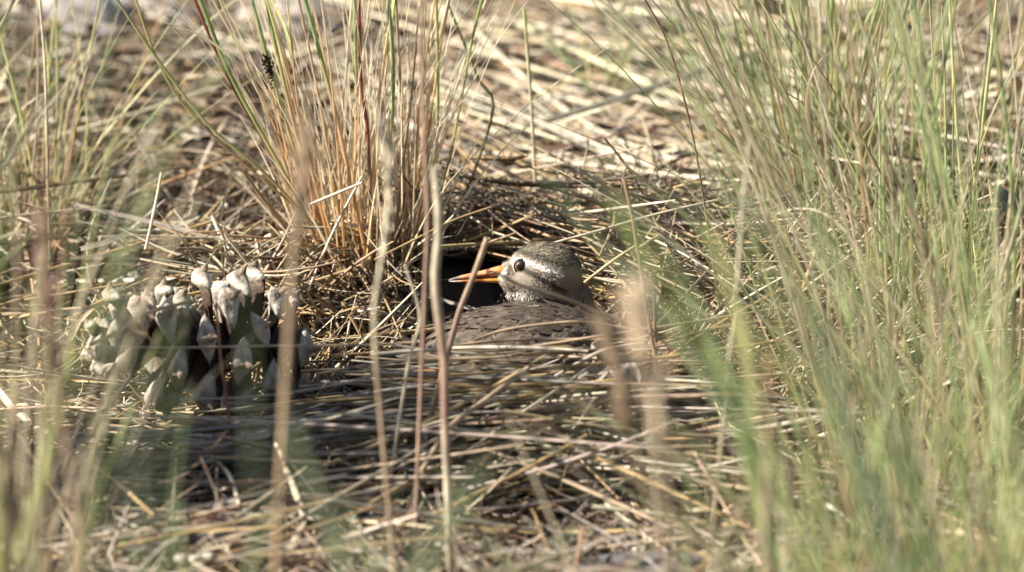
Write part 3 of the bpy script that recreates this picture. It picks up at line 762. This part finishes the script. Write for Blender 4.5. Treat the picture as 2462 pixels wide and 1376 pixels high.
lump('stone', 400, 66, .019, PALE, (.5, .45, .4), 'flat whitish stone behind the left leaning stems', 'stone', M_STONE, 4.1, (1.7, 1, .6), .35)
lump('stone', 690, 88, .026, (.58, .50, .44), PALE, 'broad beige stone behind the middle tuft', 'stone', M_STONE, 5.9, (1.6, 1, .6), .3)
lump('bark_chunk', 495, 74, .014, (.06, .04, .03), BROWN, 'dark brown bark chunk beside the whitish stone', 'bark', M_BARK, 6.2, (1.3, .8, .8), .5)
lump('stone', 370, 360, .007, LILAC, PALE, 'small lilac pebble below the level bright straw', 'pebble', M_STONE, 7.7, (1.4, 1, .7), .4)
lump('stone', 1605, 120, .017, GR, WARM, 'rounded grey-brown stone at the top right of the middle', 'stone', M_STONE, 8.4, (1, 1, 1), .25)
lump('stone', 1465, 92, .0036, (.75, .74, .74), (.6, .6, .62), 'tiny white pebble left of the rounded grey stone', 'pebble', M_STONE, 9.1, (1, 1, .9), .2, lift=.01)
lump('stone', 1525, 120, .0045, (.62, .56, .47), PALE, 'small pale pebble just below the rounded grey stone', 'pebble', M_STONE, 10.3, (1, .8, 1.2), .3)
lump('bark_chunk', 1440, 60, .014, RUST, WARM, 'rusty brown bark crumb at the top edge right of the middle', 'bark', M_BARK, 11.8, (1.3, 1, .7), .5)
lump('bark_chunk', 1790, 44, .015, RUST, (.05, .035, .03), 'dark rusty bark chunk behind the green tuft at the top edge', 'bark', M_BARK, 12.6, (1.3, 1, .8), .5)
lump('stone', 1790, 80, .013, (.48, .42, .36), PALE, 'flat beige stone behind the slender green tuft', 'stone', M_STONE, 13.1, (1.6, 1, .5), .3)
lump('stone', 1560, 1410, .018, (.17, .165, .17), (.26, .25, .26), 'blurred bluish grey stone at the bottom edge', 'stone', M_STONE, 14.9, (1.6, 1, .5), .3)
lump('bark_chunk', 1730, 240, .010, BROWN, WARM, 'brown bark crumb behind the slender green tuft', 'bark', M_BARK, 15.2, (1.5, 1, .6), .5)
for i, (px, py, s) in enumerate([(470, 1310, .0035), (430, 1312, .004), (500, 1302, .003)]):
    lump('pebble', px, py, s, CREAM, PALE, ['round cream pebble in the middle of three at the lower left', 'flat cream pebble at the left of three at the lower left', 'tiny tan pebble at the right of three at the lower left'][i],
         'pebble', M_STONE, 20.4 + i, (1.1, 1, .8), .2, lift=.016)

def bark_strip():
    pts = [ground_at(px, py, .010) for px, py in [(300, 1330), (480, 1280), (680, 1228), (880, 1195), (1010, 1160)]]
    P = spline(pts, 30)
    T = np.gradient(P, axis=0); T /= np.linalg.norm(T, axis=1)[:, None]
    up = np.array([0, -.5, 1.0]); up /= np.linalg.norm(up)
    S = np.cross(T, up); S /= np.linalg.norm(S, axis=1)[:, None]; U = np.cross(S, T)
    V, C = [], []
    K = 12
    for i in range(30):
        w = .0065 * (1 + .25 * math.sin(i * .9) + .12 * rng.normal()) * min(1, .3 + i / 6, .3 + (29 - i) / 6)
        for j in range(K):
            a = j / K * 2 * math.pi
            q = P[i] + S[i] * math.cos(a) * w + U[i] * math.sin(a) * .0022 * (1 + .4 * math.cos(2 * a)) + rng.normal(0, .0003, 3)
            V.append(q)
            C.append(np.array([(.20, .17, .155), (.26, .15, .10), (.15, .10, .08)][(j // 4) % 3]) * rng.uniform(.7, 1.2))
    I = np.arange(30 * K).reshape(30, K)
    F = np.stack([I[:-1], np.roll(I[:-1], -1, 1), np.roll(I[1:], -1, 1), I[1:]], -1).reshape(-1, 4)
    b = np.mean(V, 0)
    o = obj('bark_strip', mesh_from('bark_strip', np.array(V) - b, F, np.array(C)), M_BARK, None, b)
    tag(o, 'long grey-brown strip of bark lying along the lower left ground', 'bark')
bark_strip()

def dead_leaf(px, py, Y, size, seed, c1, c2, label, tilt=(.6, 0, 0), cat='dead leaf', lift=None):
    n = 15
    u = np.linspace(-1, 1, n)
    X, Y2 = np.meshgrid(u, np.linspace(-1, 1, n))
    w = np.sqrt(np.clip(1 - X ** 2 * .92, 0, 1))
    Yw = Y2 * w * .62
    Z = np.zeros_like(X)
    cr = np.zeros_like(X)
    for i in range(n):
        for j in range(n):
            q = Vector((X[i, j] * 1.6 + seed, Yw[i, j] * 1.6, seed * .7))
            Z[i, j] = .45 * mnoise.noise(q) + .22 * mnoise.noise(q * 2.7) + .35 * abs(Yw[i, j]) ** 1.3
            cr[i, j] = .5 + .5 * mnoise.noise(q * 3.1)
            X[i, j] += .12 * mnoise.noise(q * 2.2 + Vector((5, 0, 0)))
    V = np.stack([X, Yw, Z], -1).reshape(-1, 3) * size
    I = np.arange(n * n).reshape(n, n)
    F = np.stack([I[:-1, :-1], I[:-1, 1:], I[1:, 1:], I[1:, :-1]], -1).reshape(-1, 4)
    f = cr.reshape(-1, 1)
    C = np.asarray(c1) * f + np.asarray(c2) * (1 - f)
    p = at(px, py, Y) if lift is None else ground_at(px, py, lift)
    me = mesh_from('dead_leaf', V, F, C)
    o = obj('dead_leaf', me, M_LEAF, None, p)
    o.rotation_euler = tilt
    md = o.modifiers.new('solid', 'SOLIDIFY'); md.thickness = .0003
    tag(o, label, cat)
DL = (.40, .32, .27); DL2 = (.24, .185, .16); WH = (.36, .31, .255)
dead_leaf(1175, 520, .06, .010, 1.1, DL, DL2, 'greyish crumpled dead leaf just behind and above the bill', (.9, .2, .3), lift=.012)
dead_leaf(1100, 455, .07, .008, 2.9, DL, DL2, 'pale purplish dead leaf curled at the foot of the middle tuft', (1.0, -.3, .8), lift=.012)
dead_leaf(1010, 505, .07, .008, 4.2, WH, DL, 'whitish papery leaf among the stems of the middle tuft', (.8, .3, -.2), lift=.016)
dead_leaf(1452, 850, -.062, .007, 5.6, WH, DL, 'cream crumpled dead leaf on the straw right of the bird back', (1.0, .5, .6))
dead_leaf(1420, 905, -.075, .008, 6.8, WH, DL, 'cream dead leaf folded below the crumpled one', (.8, -.4, .2))
dead_leaf(1500, 890, -.078, .008, 8.3, DL, WH, 'beige dead leaf at the right of the leaf pile beside the bird', (.9, .6, -.6))
dead_leaf(2420, 490, .05, .009, 9.5, WH, (.3, .33, .2), 'torn pale leaf hanging at the right edge', (.9, .9, .4))
dead_leaf(560, 1230, -.1, .008, 10.6, WH, DL, 'pale crumpled leaf scrap on the bark strip', (.5, .2, .4), lift=.014)
dead_leaf(700, 1228, -.1, .006, 11.6, WH, DL, 'small white leaf scrap at the lower left of the middle', (.5, .2, 1.4), lift=.016)

# black seed husk caught on a stem of the middle tuft
def husk():
    p = at(645, 160, my - .0075)
    A = rng.normal(0, 1, (70, 3)) * np.array([.0008, .0008, .0026])
    d = rng.normal(0, 1, (70, 3)); d /= np.linalg.norm(d, axis=1)[:, None]
    u = np.linspace(0, 1, 4)[None, :, None]
    Q = A[:, None] + d[:, None] * u * rng.uniform(.001, .0026, (70, 1, 1))
    R = rng.uniform(.0003, .0007, (70, 1)) * np.array([[.6, 1, .9, .2]])
    C = np.where(rng.random((70, 1, 1)) < .8, DARK * .4, GREY * .7) * np.ones((70, 4, 3))
    V, F, C = strands(Q, R, C, 'tube3')
    o = obj('seed_husk', mesh_from('seed_husk', V, F, C), M_LEAF, None, p)
    o.rotation_euler = (0, -.25, 0)
    tag(o, 'small black seed husk stuck on a stem of the middle tuft', 'seed husk')
husk()

# ------------------------------------------------------------------ pine cone
def scale_mesh(seed):
    r = np.random.default_rng(seed)
    # along x: from the axis outwards; y: breadth; z: thickness (towards the apex)
    st = [(.000, .0020, .0006), (.006, .0028, .0006), (.012, .0042, .0007), (.018, .0054, .0009), (.0212, .0064, .0016),
          (.0238, .0068, .0030), (.0258, .0058, .0029), (.0274, .0036, .0020), (.0284, .0014, .0008)]
    K = 12
    V, C = [], []
    for i, (x, w, h) in enumerate(st):
        up = .0 if i < 4 else (x - .018) * .12
        for j in range(K):
            a = j / K * 2 * math.pi
            cy, sz = math.cos(a), math.sin(a)
            dia = 1 / (abs(cy) + abs(sz)) if i > 3 else 1          # the outer end is a rhombus with sharp edges
            dia = .35 + .65 * dia
            ridge = 1
            cy, sz = cy * dia * 1.12, sz * dia * 1.12
            V.append((x + r.normal(0, .0003) - (.0022 * abs(cy) if i > 4 else 0), w * cy * (1 + r.normal(0, .05)), up + h * sz * ridge * (1 + r.normal(0, .06))))
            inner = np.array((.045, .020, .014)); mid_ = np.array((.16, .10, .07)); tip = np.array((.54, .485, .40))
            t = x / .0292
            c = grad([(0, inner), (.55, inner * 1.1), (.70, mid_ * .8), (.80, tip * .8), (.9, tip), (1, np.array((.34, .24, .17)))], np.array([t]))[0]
            C.append(c * r.uniform(.85, 1.12))
    n = len(st)
    # prickle: a small hooked horn on the tip
    base = len(V)
    for k, (x, y, z, w) in enumerate([(.0272, 0, -.0004, .0014), (.0290, 0, -.0012, .0008), (.0298, 0, -.0024, .0002)]):
        for j in range(K):
            a = j / K * 2 * math.pi
            V.append((x + w * .4 * math.sin(a), y + w * math.cos(a), z + w * math.sin(a)))
            C.append(np.array((.36, .26, .19)) * (1 - .2 * k))
    I = np.arange(n * K).reshape(n, K); J = np.arange(base, base + 3 * K).reshape(3, K)
    F = [np.stack([I[:-1], np.roll(I[:-1], -1, 1), np.roll(I[1:], -1, 1), I[1:]], -1).reshape(-1, 4),
         np.stack([J[:-1], np.roll(J[:-1], -1, 1), np.roll(J[1:], -1, 1), J[1:]], -1).reshape(-1, 4)]
    last = I[-1]                                       # close the outer end with a fan of quads
    F.append(np.array([[last[k], last[k + 1], last[K - 2 - k], last[K - 1 - k]] for k in range(K // 2 - 1)]))
    me = mesh_from('scale', np.array(V), np.concatenate(F), np.array(C))
    me.materials.append(M_CONE)
    return me

def pine_cone():
    e = empty('pine_cone', CONE_C)
    tag(e, 'open grey-brown pine cone lying on its side at the left', 'pine cone')
    ax = Vector((-.93, -.30, .10)).normalized()           # base to apex: apex to the left and a little towards the camera
    s1 = ax.cross(Vector((0, 0, 1))).normalized(); s2 = ax.cross(s1)
    L = .080
    # core
    P = np.array([np.array(ax) * t for t in np.linspace(-L * .5, L * .5, 12)])
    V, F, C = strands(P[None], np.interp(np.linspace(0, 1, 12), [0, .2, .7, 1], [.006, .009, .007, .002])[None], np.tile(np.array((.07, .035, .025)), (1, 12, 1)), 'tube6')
    obj('core', mesh_from('core', V, F, C), M_CONE, e)
    meshes = [scale_mesh(k) for k in range(5)]
    n = 54
    for i in range(n):
        t = (i + .5) / n
        a = i * 2.399963
        rad = (s1 * math.cos(a) + s2 * math.sin(a))
        if random.random() < .03: continue
        op = math.radians(np.interp(t, [0, .15, .6, 1], [108, 95, 66, 28]) + random.gauss(0, 5))   # opening angle from the axis
        x = (ax * math.cos(op) + rad * math.sin(op)).normalized()
        y = ax.cross(rad).normalized()
        z = x.cross(y)
        if z.dot(ax) < 0: z = -z; y = -y
        s = np.interp(t, [0, .12, .5, .85, 1], [.72, 1.0, 1.04, .78, .45]) * random.uniform(.84, 1.16) * 1.06
        m = Matrix((x, y, z)).transposed().to_4x4()
        o = obj('scale', meshes[i % 5], M_CONE, e)
        tw = Matrix.Rotation(random.gauss(0, .14), 4, 'X')
        o.matrix_basis = Matrix.Translation(ax * (-L * .5 + L * .92 * t)) @ m @ tw @ Matrix.Diagonal((s, s * 1.28, s * 1.12, 1))
pine_cone()

# ------------------------------------------------------------------ bird
def build_bird():
    root_p = at(1270, 980, .0)
    e = empty('bird', root_p)
    tag(e, 'brown shorebird with orange bill and white eyebrow sitting on its nest', 'bird')
    bm = bmesh.new()
    for (px, py), Y, (rx, rz, ry) in BIRD_BALLS:
        c = at(px, py, Y)
        m = Matrix.Translation(c - root_p) @ Matrix.Diagonal((rx / PXM, ry / PXM, rz / PXM, 1))
        bmesh.ops.create_icosphere(bm, subdivisions=4, radius=1, matrix=m)
    me = bpy.data.meshes.new('body'); bm.to_mesh(me); bm.free()
    o = obj('body', me, M_PLUME)
    md = o.modifiers.new('r', 'REMESH'); md.mode = 'VOXEL'; md.voxel_size = .0006
    ms = o.modifiers.new('s', 'SMOOTH'); ms.factor = .5; ms.iterations = 14
    dg = bpy.context.evaluated_depsgraph_get()
    me2 = bpy.data.meshes.new_from_object(o.evaluated_get(dg), depsgraph=dg)
    o.modifiers.clear(); o.data = me2; me2.name = 'body'
    for p in me2.polygons: p.use_smooth = True
    if not me2.materials: me2.materials.append(M_PLUME)
    n = len(me2.vertices)
    co = np.empty(n * 3, np.float32); me2.vertices.foreach_get('co', co); co = co.reshape(-1, 3).astype(float)
    nor = np.empty(n * 3, np.float32); me2.vertex_normals.foreach_get('vector', nor); nor = nor.reshape(-1, 3)
    W = co + root_p

    HC = at(1316, 657, .010)
    def lateral(P):
        """lateral plan of the bird in photo-pixel units: head drawn from the side, same on both cheeks"""
        x = (P[:, 0] - HC[0]) * PXM + 1316
        y = 657 - (P[:, 2] - HC[2]) * PXM * CP
        return x, y
    def nz(P, s):
        return np.array([mnoise.noise(Vector(p) * s) for p in P])
    def seg(x, y, pts, w):
        """1 on a polyline, soft edge, width w"""
        best = np.full(len(x), 1e9)
        for (x0, y0, w0), (x1, y1, w1) in zip(pts[:-1], pts[1:]):
            dx, dy = x1 - x0, y1 - y0
            t = np.clip(((x - x0) * dx + (y - y0) * dy) / (dx * dx + dy * dy), 0, 1)
            d = np.hypot(x - x0 - t * dx, y - y0 - t * dy) - (w0 + (w1 - w0) * t)
            best = np.minimum(best, d)
        return 1 - sstep(-w, w, best)
    def colour(P):
        x, y = lateral(P)
        n1, n2, n3 = nz(P, 420), nz(P, 900), nz(P, 1700)
        crown = np.array((.25, .21, .155)); crown2 = np.array((.08, .066, .05))
        cheek = np.array((.33, .275, .215)); white = np.array((.72, .68, .62)); buff = np.array((.21, .15, .10))
        brown = np.array((.132, .102, .077)); dk = np.array((.06, .05, .042))
        c = np.tile(cheek, (len(P), 1))
        def mix(c, col, f): return c * (1 - f[:, None]) + np.asarray(col) * f[:, None]
        c = mix(c, white, sstep(684, 704, y) * (1 - sstep(1330, 1400, x)) * (1 - .55 * sstep(706, 722, y)))
        c = mix(c, buff, np.exp(-(((x - 1335) / 38) ** 2 + ((y - 690) / 22) ** 2)) * .8)
        # crown and nape above the eyebrow line
        line = np.interp(x, [1190, 1225, 1250, 1290, 1345, 1420], [616, 614, 606, 612, 626, 642])
        cr = 1 - sstep(-3, 3, y - line)
        c = mix(c, crown, cr)
        c = mix(c, crown2, np.exp(-((y - line + 5) / 6) ** 2) * cr * .8)
        c = mix(c, crown2, cr * sstep(-.05, .35, n1 + n2 * .6) * .75)
        c = mix(c, brown * 1.9, sstep(1352, 1400, x + n1 * 12) * .85)
        c = mix(c, (.46, .42, .37), seg(x, y, [(1206, 660, 8), (1214, 630, 5)], 5) * .9)
        # eyebrow
        c = mix(c, np.array((.80, .765, .70)), seg(x, y, [(1228, 630, 3), (1238, 619, 3.6), (1256, 616, 3.8), (1285, 623, 5), (1318, 633, 5.5), (1350, 645, 2.5)], 3))
        c = mix(c, brown * 2.1, np.exp(-(((x - 1326) / 34) ** 2 + ((y - 660) / 13) ** 2)) * .85)
        # dark stripe through the eye
        c = mix(c, dk, seg(x, y, [(1262, 636, 7), (1290, 648, 6.5), (1325, 668, 6), (1360, 690, 4)], 3) * .97)
        c = mix(c, dk * 1.3, seg(x, y, [(1218, 655, 3), (1228, 634, 5), (1234, 648, 5)], 3) * .85)
        # lores and throat: dark flecks on white
        sp = sstep(.20, .38, n2 + .35 * n3)
        m = np.exp(-(((x - 1222) / 30) ** 2 + ((y - 675) / 26) ** 2)) + .8 * np.exp(-(((x - 1245) / 30) ** 2 + ((y - 712) / 24) ** 2))
        c = mix(c, dk * 1.6, sp * np.clip(m * .9, 0, .6))
        c = mix(c, white, seg(x, y, [(1214, 692, 4), (1224, 712, 5), (1222, 760, 6)], 4) * .7)
        # mantle and wings
        bc = at(1275, 872, -.006)
        q = (P - bc) / (np.array([258, 160, 142]) / PXM)
        body = (q ** 2).sum(1) < 1.38
        tb = at(1040, 900, -.004)
        body |= (((P - tb) / (np.array([190, 80, 62]) / PXM)) ** 2).sum(1) < 1.3
        nape = (P[:, 1] > .03) & (y > 650)
        bb = (body & (y > 710)) | (y > 800)
        mant = brown * (1 + .35 * n1[:, None]) + np.array((.05, .035, .02)) * n2[:, None]
        c = np.where(bb[:, None], mant, c)
        c = c * (1 + .10 * n3[:, None])
        return np.clip(c, .015, .9), bb
    c, bb = colour(W)
    paint(me2, c)
    o.parent = e

    # feathers: short plumes on head and neck, rounded overlapping feathers on the mantle
    def flow(P, isb):
        d = np.where(isb[:, None], np.array([-.85, -.25, -.35]), np.array([.75, .1, -.30]))
        x, y = lateral(P)
        thr = (~isb) & (y > 690)
        d = np.where(thr[:, None], np.array([.35, 0, -.9]), d)
        return d
    vis = nor[:, 1] < .55
    head_i = np.where((~bb) & vis)[0]; back_i = np.where(bb & vis & (W[:, 2] > root_p[2] + .012))[0]
    pick = rng.choice(head_i, 9000)
    P0 = W[pick] + rng.normal(0, .0003, (len(pick), 3)); N0 = nor[pick]
    px_, py_ = lateral(P0)
    keep = np.hypot(px_ - 1252, py_ - 641) > 24
    keep &= px_ > 1207
    P0, N0 = P0[keep], N0[keep]
    cc, _ = colour(P0)
    d = flow(P0, np.zeros(len(P0), bool)); d = d - N0 * (d * N0).sum(1)[:, None]; d /= np.linalg.norm(d, axis=1)[:, None]
    d = d + rng.normal(0, .10, d.shape)
    L = rng.uniform(.0014, .0028, len(P0)) * np.interp(np.hypot(px_[keep] - 1262, py_[keep] - 645), [25, 60, 110], [.25, .4, .9])
    u = np.linspace(0, 1, 4)[None, :, None]
    Q = P0[:, None] + d[:, None] * u * L[:, None, None] + N0[:, None] * (np.sin(u * 2.2) * .00018)
    R = rng.uniform(.00010, .00018, (len(P0), 1)) * np.array([[.8, 1, .8, .15]])
    C = cc[:, None] * rng.uniform(.9, 1.1, (len(P0), 1, 1)) * np.ones((1, 4, 1))
    V, F, C = strands(Q - root_p, R, C, 'blade', ref=N0[:, None])
    f = obj('head_plumes', mesh_from('head_plumes', V, F, C), M_PLUME, e); f['kind'] = 'stuff'

    # mantle feathers, poisson-like selection
    order = rng.permutation(back_i); sel = []; cell = {}
    for i in order:
        k = tuple((W[i] / .0038).astype(int))
        if k in cell: continue
        cell[k] = 1; sel.append(i)
    P0, N0 = W[sel], nor[sel]
    d = flow(P0, np.ones(len(P0), bool)); d = d - N0 * (d * N0).sum(1)[:, None]; d /= np.linalg.norm(d, axis=1)[:, None]
    d += rng.normal(0, .10, d.shape)
    S = np.cross(d, N0); S /= np.linalg.norm(S, axis=1)[:, None]
    nu, nv = 7, 5
    Vs, Fs, Cs = [], [], []
    us = np.linspace(0, 1, nu); vs = np.linspace(-1, 1, nv)
    base_c, _ = colour(P0)
    I = np.arange(nu * nv).reshape(nu, nv)
    Fq = np.stack([I[:-1, :-1], I[:-1, 1:], I[1:, 1:], I[1:, :-1]], -1).reshape(-1, 4)
    for k in range(len(P0)):
        Lf = rng.uniform(.0080, .0115); wf = rng.uniform(.0026, .0036)
        bc_ = base_c[k] * rng.uniform(.8, 1.2)
        for ui in us:
            w = wf * math.sqrt(max(0.02, 1 - (2 * max(ui, .45) - .9) ** 2 / 1.22)) * (.55 + .45 * min(1, ui * 2.5))
            for vi in vs:
                p = P0[k] + d[k] * (ui * Lf - .002 - .0012 * vi * vi * (ui > .6)) + S[k] * vi * w + N0[k] * (.00015 + ui * .00055 - .0004 * vi * vi)
                Vs.append(p - root_p)
                f_ = bc_
                if abs(vi) < .2: f_ = f_ * .62
                if ui > .9: f_ = f_ * 1.3
                elif ui > .74: f_ = f_ * (.55 if abs(vi) < .9 else .85)
                if abs(vi) > .9: f_ = f_ * 1.3
                Cs.append(f_)
        Fs.append(Fq + k * nu * nv)
    f = obj('back_feathers', mesh_from('back_feathers', np.array(Vs), np.concatenate(Fs), np.array(Cs)), M_PLUME, e); f['kind'] = 'stuff'

    pk = rng.choice(back_i, 2600)
    P0 = W[pk] + rng.normal(0, .0003, (len(pk), 3)); N0 = nor[pk]
    cc, _ = colour(P0)
    d = flow(P0, np.ones(len(P0), bool)); d = d - N0 * (d * N0).sum(1)[:, None]; d /= np.linalg.norm(d, axis=1)[:, None]
    d = d + rng.normal(0, .22, d.shape)
    L = rng.uniform(.0018, .0042, len(P0))
    Q = P0[:, None] + N0[:, None] * .0003 + d[:, None] * u * L[:, None, None] + N0[:, None] * (np.sin(u * 2.2) * .0004)
    R = rng.uniform(.00010, .00022, (len(P0), 1)) * np.array([[.8, 1, .8, .15]])
    C = cc[:, None] * rng.choice([.5, .8, 1.0, 1.3, 1.8], (len(P0), 1, 1), p=[.25, .25, .25, .17, .08]) * np.ones((1, 4, 1))
    V, F, C = strands(Q - root_p, R, C, 'blade', ref=N0[:, None])
    f = obj('back_plumes', mesh_from('back_plumes', V, F, C), M_PLUME, e); f['kind'] = 'stuff'

    # bill: two mandibles
    dg.update()
    tree = BVHTree.FromPolygons([tuple(v) for v in W], [tuple(p.vertices) for p in me2.polygons])
    by = .0085
    def mandible(name, st, cols, parent):
        K = 14; V, C = [], []
        for (px, yt, yb, wd, cu) in st:
            ct = at(px, (yt + yb) / 2, by); hz = (yb - yt) / 2 / PXM
            for j in range(K):
                a = j / K * 2 * math.pi
                V.append(ct + np.array([0, math.cos(a) * wd / PXM, math.sin(a) * hz]) - root_p)
                C.append(cols(px, math.sin(a)))
        n_ = len(st)
        I = np.arange(n_ * K).reshape(n_, K)
        F = np.stack([I[:-1], np.roll(I[:-1], -1, 1), np.roll(I[1:], -1, 1), I[1:]], -1).reshape(-1, 4)
        me = mesh_from(name, np.array(V), F, np.array(C))
        return obj(name, me, M_BILL, parent)
    OR = np.array((.62, .20, .035)); OD = np.array((.22, .055, .016)); YL = np.array((.62, .26, .05)); TIP = np.array((.22, .18, .145)); PINKISH = np.array((.68, .34, .17))
    def upper_c(px, s):
        c = grad([(1080, TIP), (1100, TIP), (1112, PINKISH), (1138, OR), (1143, OD), (1160, OD * 1.1), (1176, OD), (1182, PINKISH), (1205, OR)], np.array([float(px)]))[0]
        if 1146 < px < 1166 and s > .3: c = PINKISH
        return c * random.uniform(.9, 1.1)
    def lower_c(px, s):
        c = grad([(1080, np.array((.75, .68, .58))), (1104, np.array((.72, .58, .42))), (1112, OR), (1140, OR), (1145, OD), (1160, OD), (1166, YL), (1190, YL), (1205, YL)], np.array([float(px)]))[0]
        return c * random.uniform(.9, 1.1)
    xs = np.linspace(1079, 1222, 34)
    up_, lo_ = [], []
    for x in xs:
        top = np.interp(x, [1079, 1085, 1110, 1140, 1170, 1200, 1222], [673, 669.5, 662, 655, 648, 639, 636])
        mid_y = np.interp(x, [1079, 1110, 1150, 1200, 1222], [675, 671.5, 668.5, 664, 662])
        bot = np.interp(x, [1079, 1086, 1110, 1150, 1200, 1222], [676.5, 679, 679.5, 678.5, 680, 682])
        wd = np.interp(x, [1079, 1090, 1140, 1200, 1222], [2, 4.5, 7.5, 14, 17])
        up_.append((x, top, mid_y + .2, wd, 0)); lo_.append((x, mid_y - .2, bot, wd * .92, 0))
    b = empty('bill', (0, 0, 0)); b.parent = e
    mandible('upper_mandible', up_, upper_c, b)
    mandible('lower_mandible', lo_, lower_c, b)
    # nostril
    V, F, C = strands(np.array([[at(1172, 655, by - .0022), at(1180, 653, by - .0023), at(1188, 651.5, by - .0023)]]) - root_p, np.array([[.00015, .0003, .00015]]), np.tile(DARK * .5, (1, 3, 1)), 'tube4')
    obj('nostril', mesh_from('nostril', V, F, C), M_BILL, b)

    # eyes, one on each side
    def eye_mat(name, colr, rough=.06):
        m, t, p, out = nodes(name)
        nz_ = t.nodes.new('ShaderNodeTexNoise'); nz_.inputs['Scale'].default_value = 1800
        tc = t.nodes.new('ShaderNodeTexCoord'); t.links.new(tc.outputs['Object'], nz_.inputs['Vector'])
        r = t.nodes.new('ShaderNodeValToRGB')
        r.color_ramp.elements[0].color = (*(np.array(colr) * .7), 1); r.color_ramp.elements[1].color = (*(np.array(colr) * 1.2), 1)
        t.links.new(nz_.outputs['Fac'], r.inputs[0]); t.links.new(r.outputs[0], p.inputs['Base Color'])
        p.inputs['Roughness'].default_value = rough; p.inputs['Coat Weight'].default_value = .25 if rough < .2 else 0; p.inputs['Specular IOR Level'].default_value = .3; p.inputs['Coat Roughness'].default_value = .03
        return m
    m_iris = eye_mat('iris', (.078, .040, .015)); m_pupil = eye_mat('pupil', (.004, .004, .005)); m_ring = eye_mat('eye_skin', (.62, .58, .53), .8); m_rim = eye_mat('eye_rim', (.02, .016, .013), .4)
    re = 16.8 / PXM
    for sgn in (-1, 1):
        pe = at(1252, 641, 0)
        hit = tree.ray_cast(Vector((pe[0], HC[1] + sgn * .2, pe[2] + 0)), Vector((0, -sgn, 0)))
        ys = hit[0].y if hit[0] is not None else HC[1] + sgn * .01
        g = Vector((-.20, sgn * 1.0, .20)).normalized()
        pos = at(1252, 641, ys)
        c0 = Vector(pos) - g * re * .42
        ee = empty('eye', c0 - Vector(root_p)); ee.parent = e
        rot = g.to_track_quat('Z', 'Y').to_matrix().to_4x4()
        def cap(name, r, a0, a1, mat, nseg=28, nr=8):
            V = []
            for i in range(nr):
                a = a0 + (a1 - a0) * i / (nr - 1)
                for j in range(nseg):
                    th = j / nseg * 2 * math.pi
                    V.append(rot @ Vector((r * math.sin(a) * math.cos(th), r * math.sin(a) * math.sin(th), r * math.cos(a))))
            I = np.arange(nr * nseg).reshape(nr, nseg)
            F = np.stack([I[:-1], np.roll(I[:-1], -1, 1), np.roll(I[1:], -1, 1), I[1:]], -1).reshape(-1, 4)
            me = mesh_from(name, np.array([tuple(v) for v in V]), F)
            return obj(name, me, mat, ee)
        cap('iris', re, .02, 2.0, m_iris)
        cap('pupil', re * 1.012,   .005, .47, m_pupil)
        def lid(name, axis, r, half, mat, nseg=30, nr=8):
            q = Vector(axis).normalized().to_track_quat('Z', 'Y').to_matrix()
            V = []
            for i in range(nr):
                a = .01 + (half - .01) * i / (nr - 1)
                rr_ = r * (1 + .0 * i) if i < nr - 1 else r * .97
                for j in range(nseg):
                    th = j / nseg * 2 * math.pi
                    V.append(tuple(q @ Vector((rr_ * math.sin(a) * math.cos(th), rr_ * math.sin(a) * math.sin(th), rr_ * math.cos(a)))))
            I = np.arange(nr * nseg).reshape(nr, nseg)
            F = np.stack([I[:-1], np.roll(I[:-1], -1, 1), np.roll(I[1:], -1, 1), I[1:]], -1).reshape(-1, 4)
            obj(name, mesh_from(name, np.array(V), F), mat, ee)
        lid('upper_eyelid', (.05, sgn * .42, 1), re * 1.07, .72, m_rim)
        lid('lower_eyelid', (.10, sgn * .35, -1), re * 1.08, .74, m_ring)
        def ring(name, rr, tube, mat, zoff, squash=1.0):
            th = np.linspace(0, 2 * math.pi, 33)
            P = np.array([tuple(rot @ Vector((rr * math.cos(t), rr * squash * math.sin(t), zoff))) for t in th])
            V, F, C = strands(P[None], np.full((1, 33), tube), np.zeros((1, 33, 3)), 'tube6', ref=np.array(g)[None, None])
            obj(name, mesh_from(name, V, F), mat, ee)
        ring('eyelid', re * 1.0, .00034, m_rim, re * .36)
        ring('eye_ring', re * 1.12, .00032, m_ring, re * .14)
build_bird()
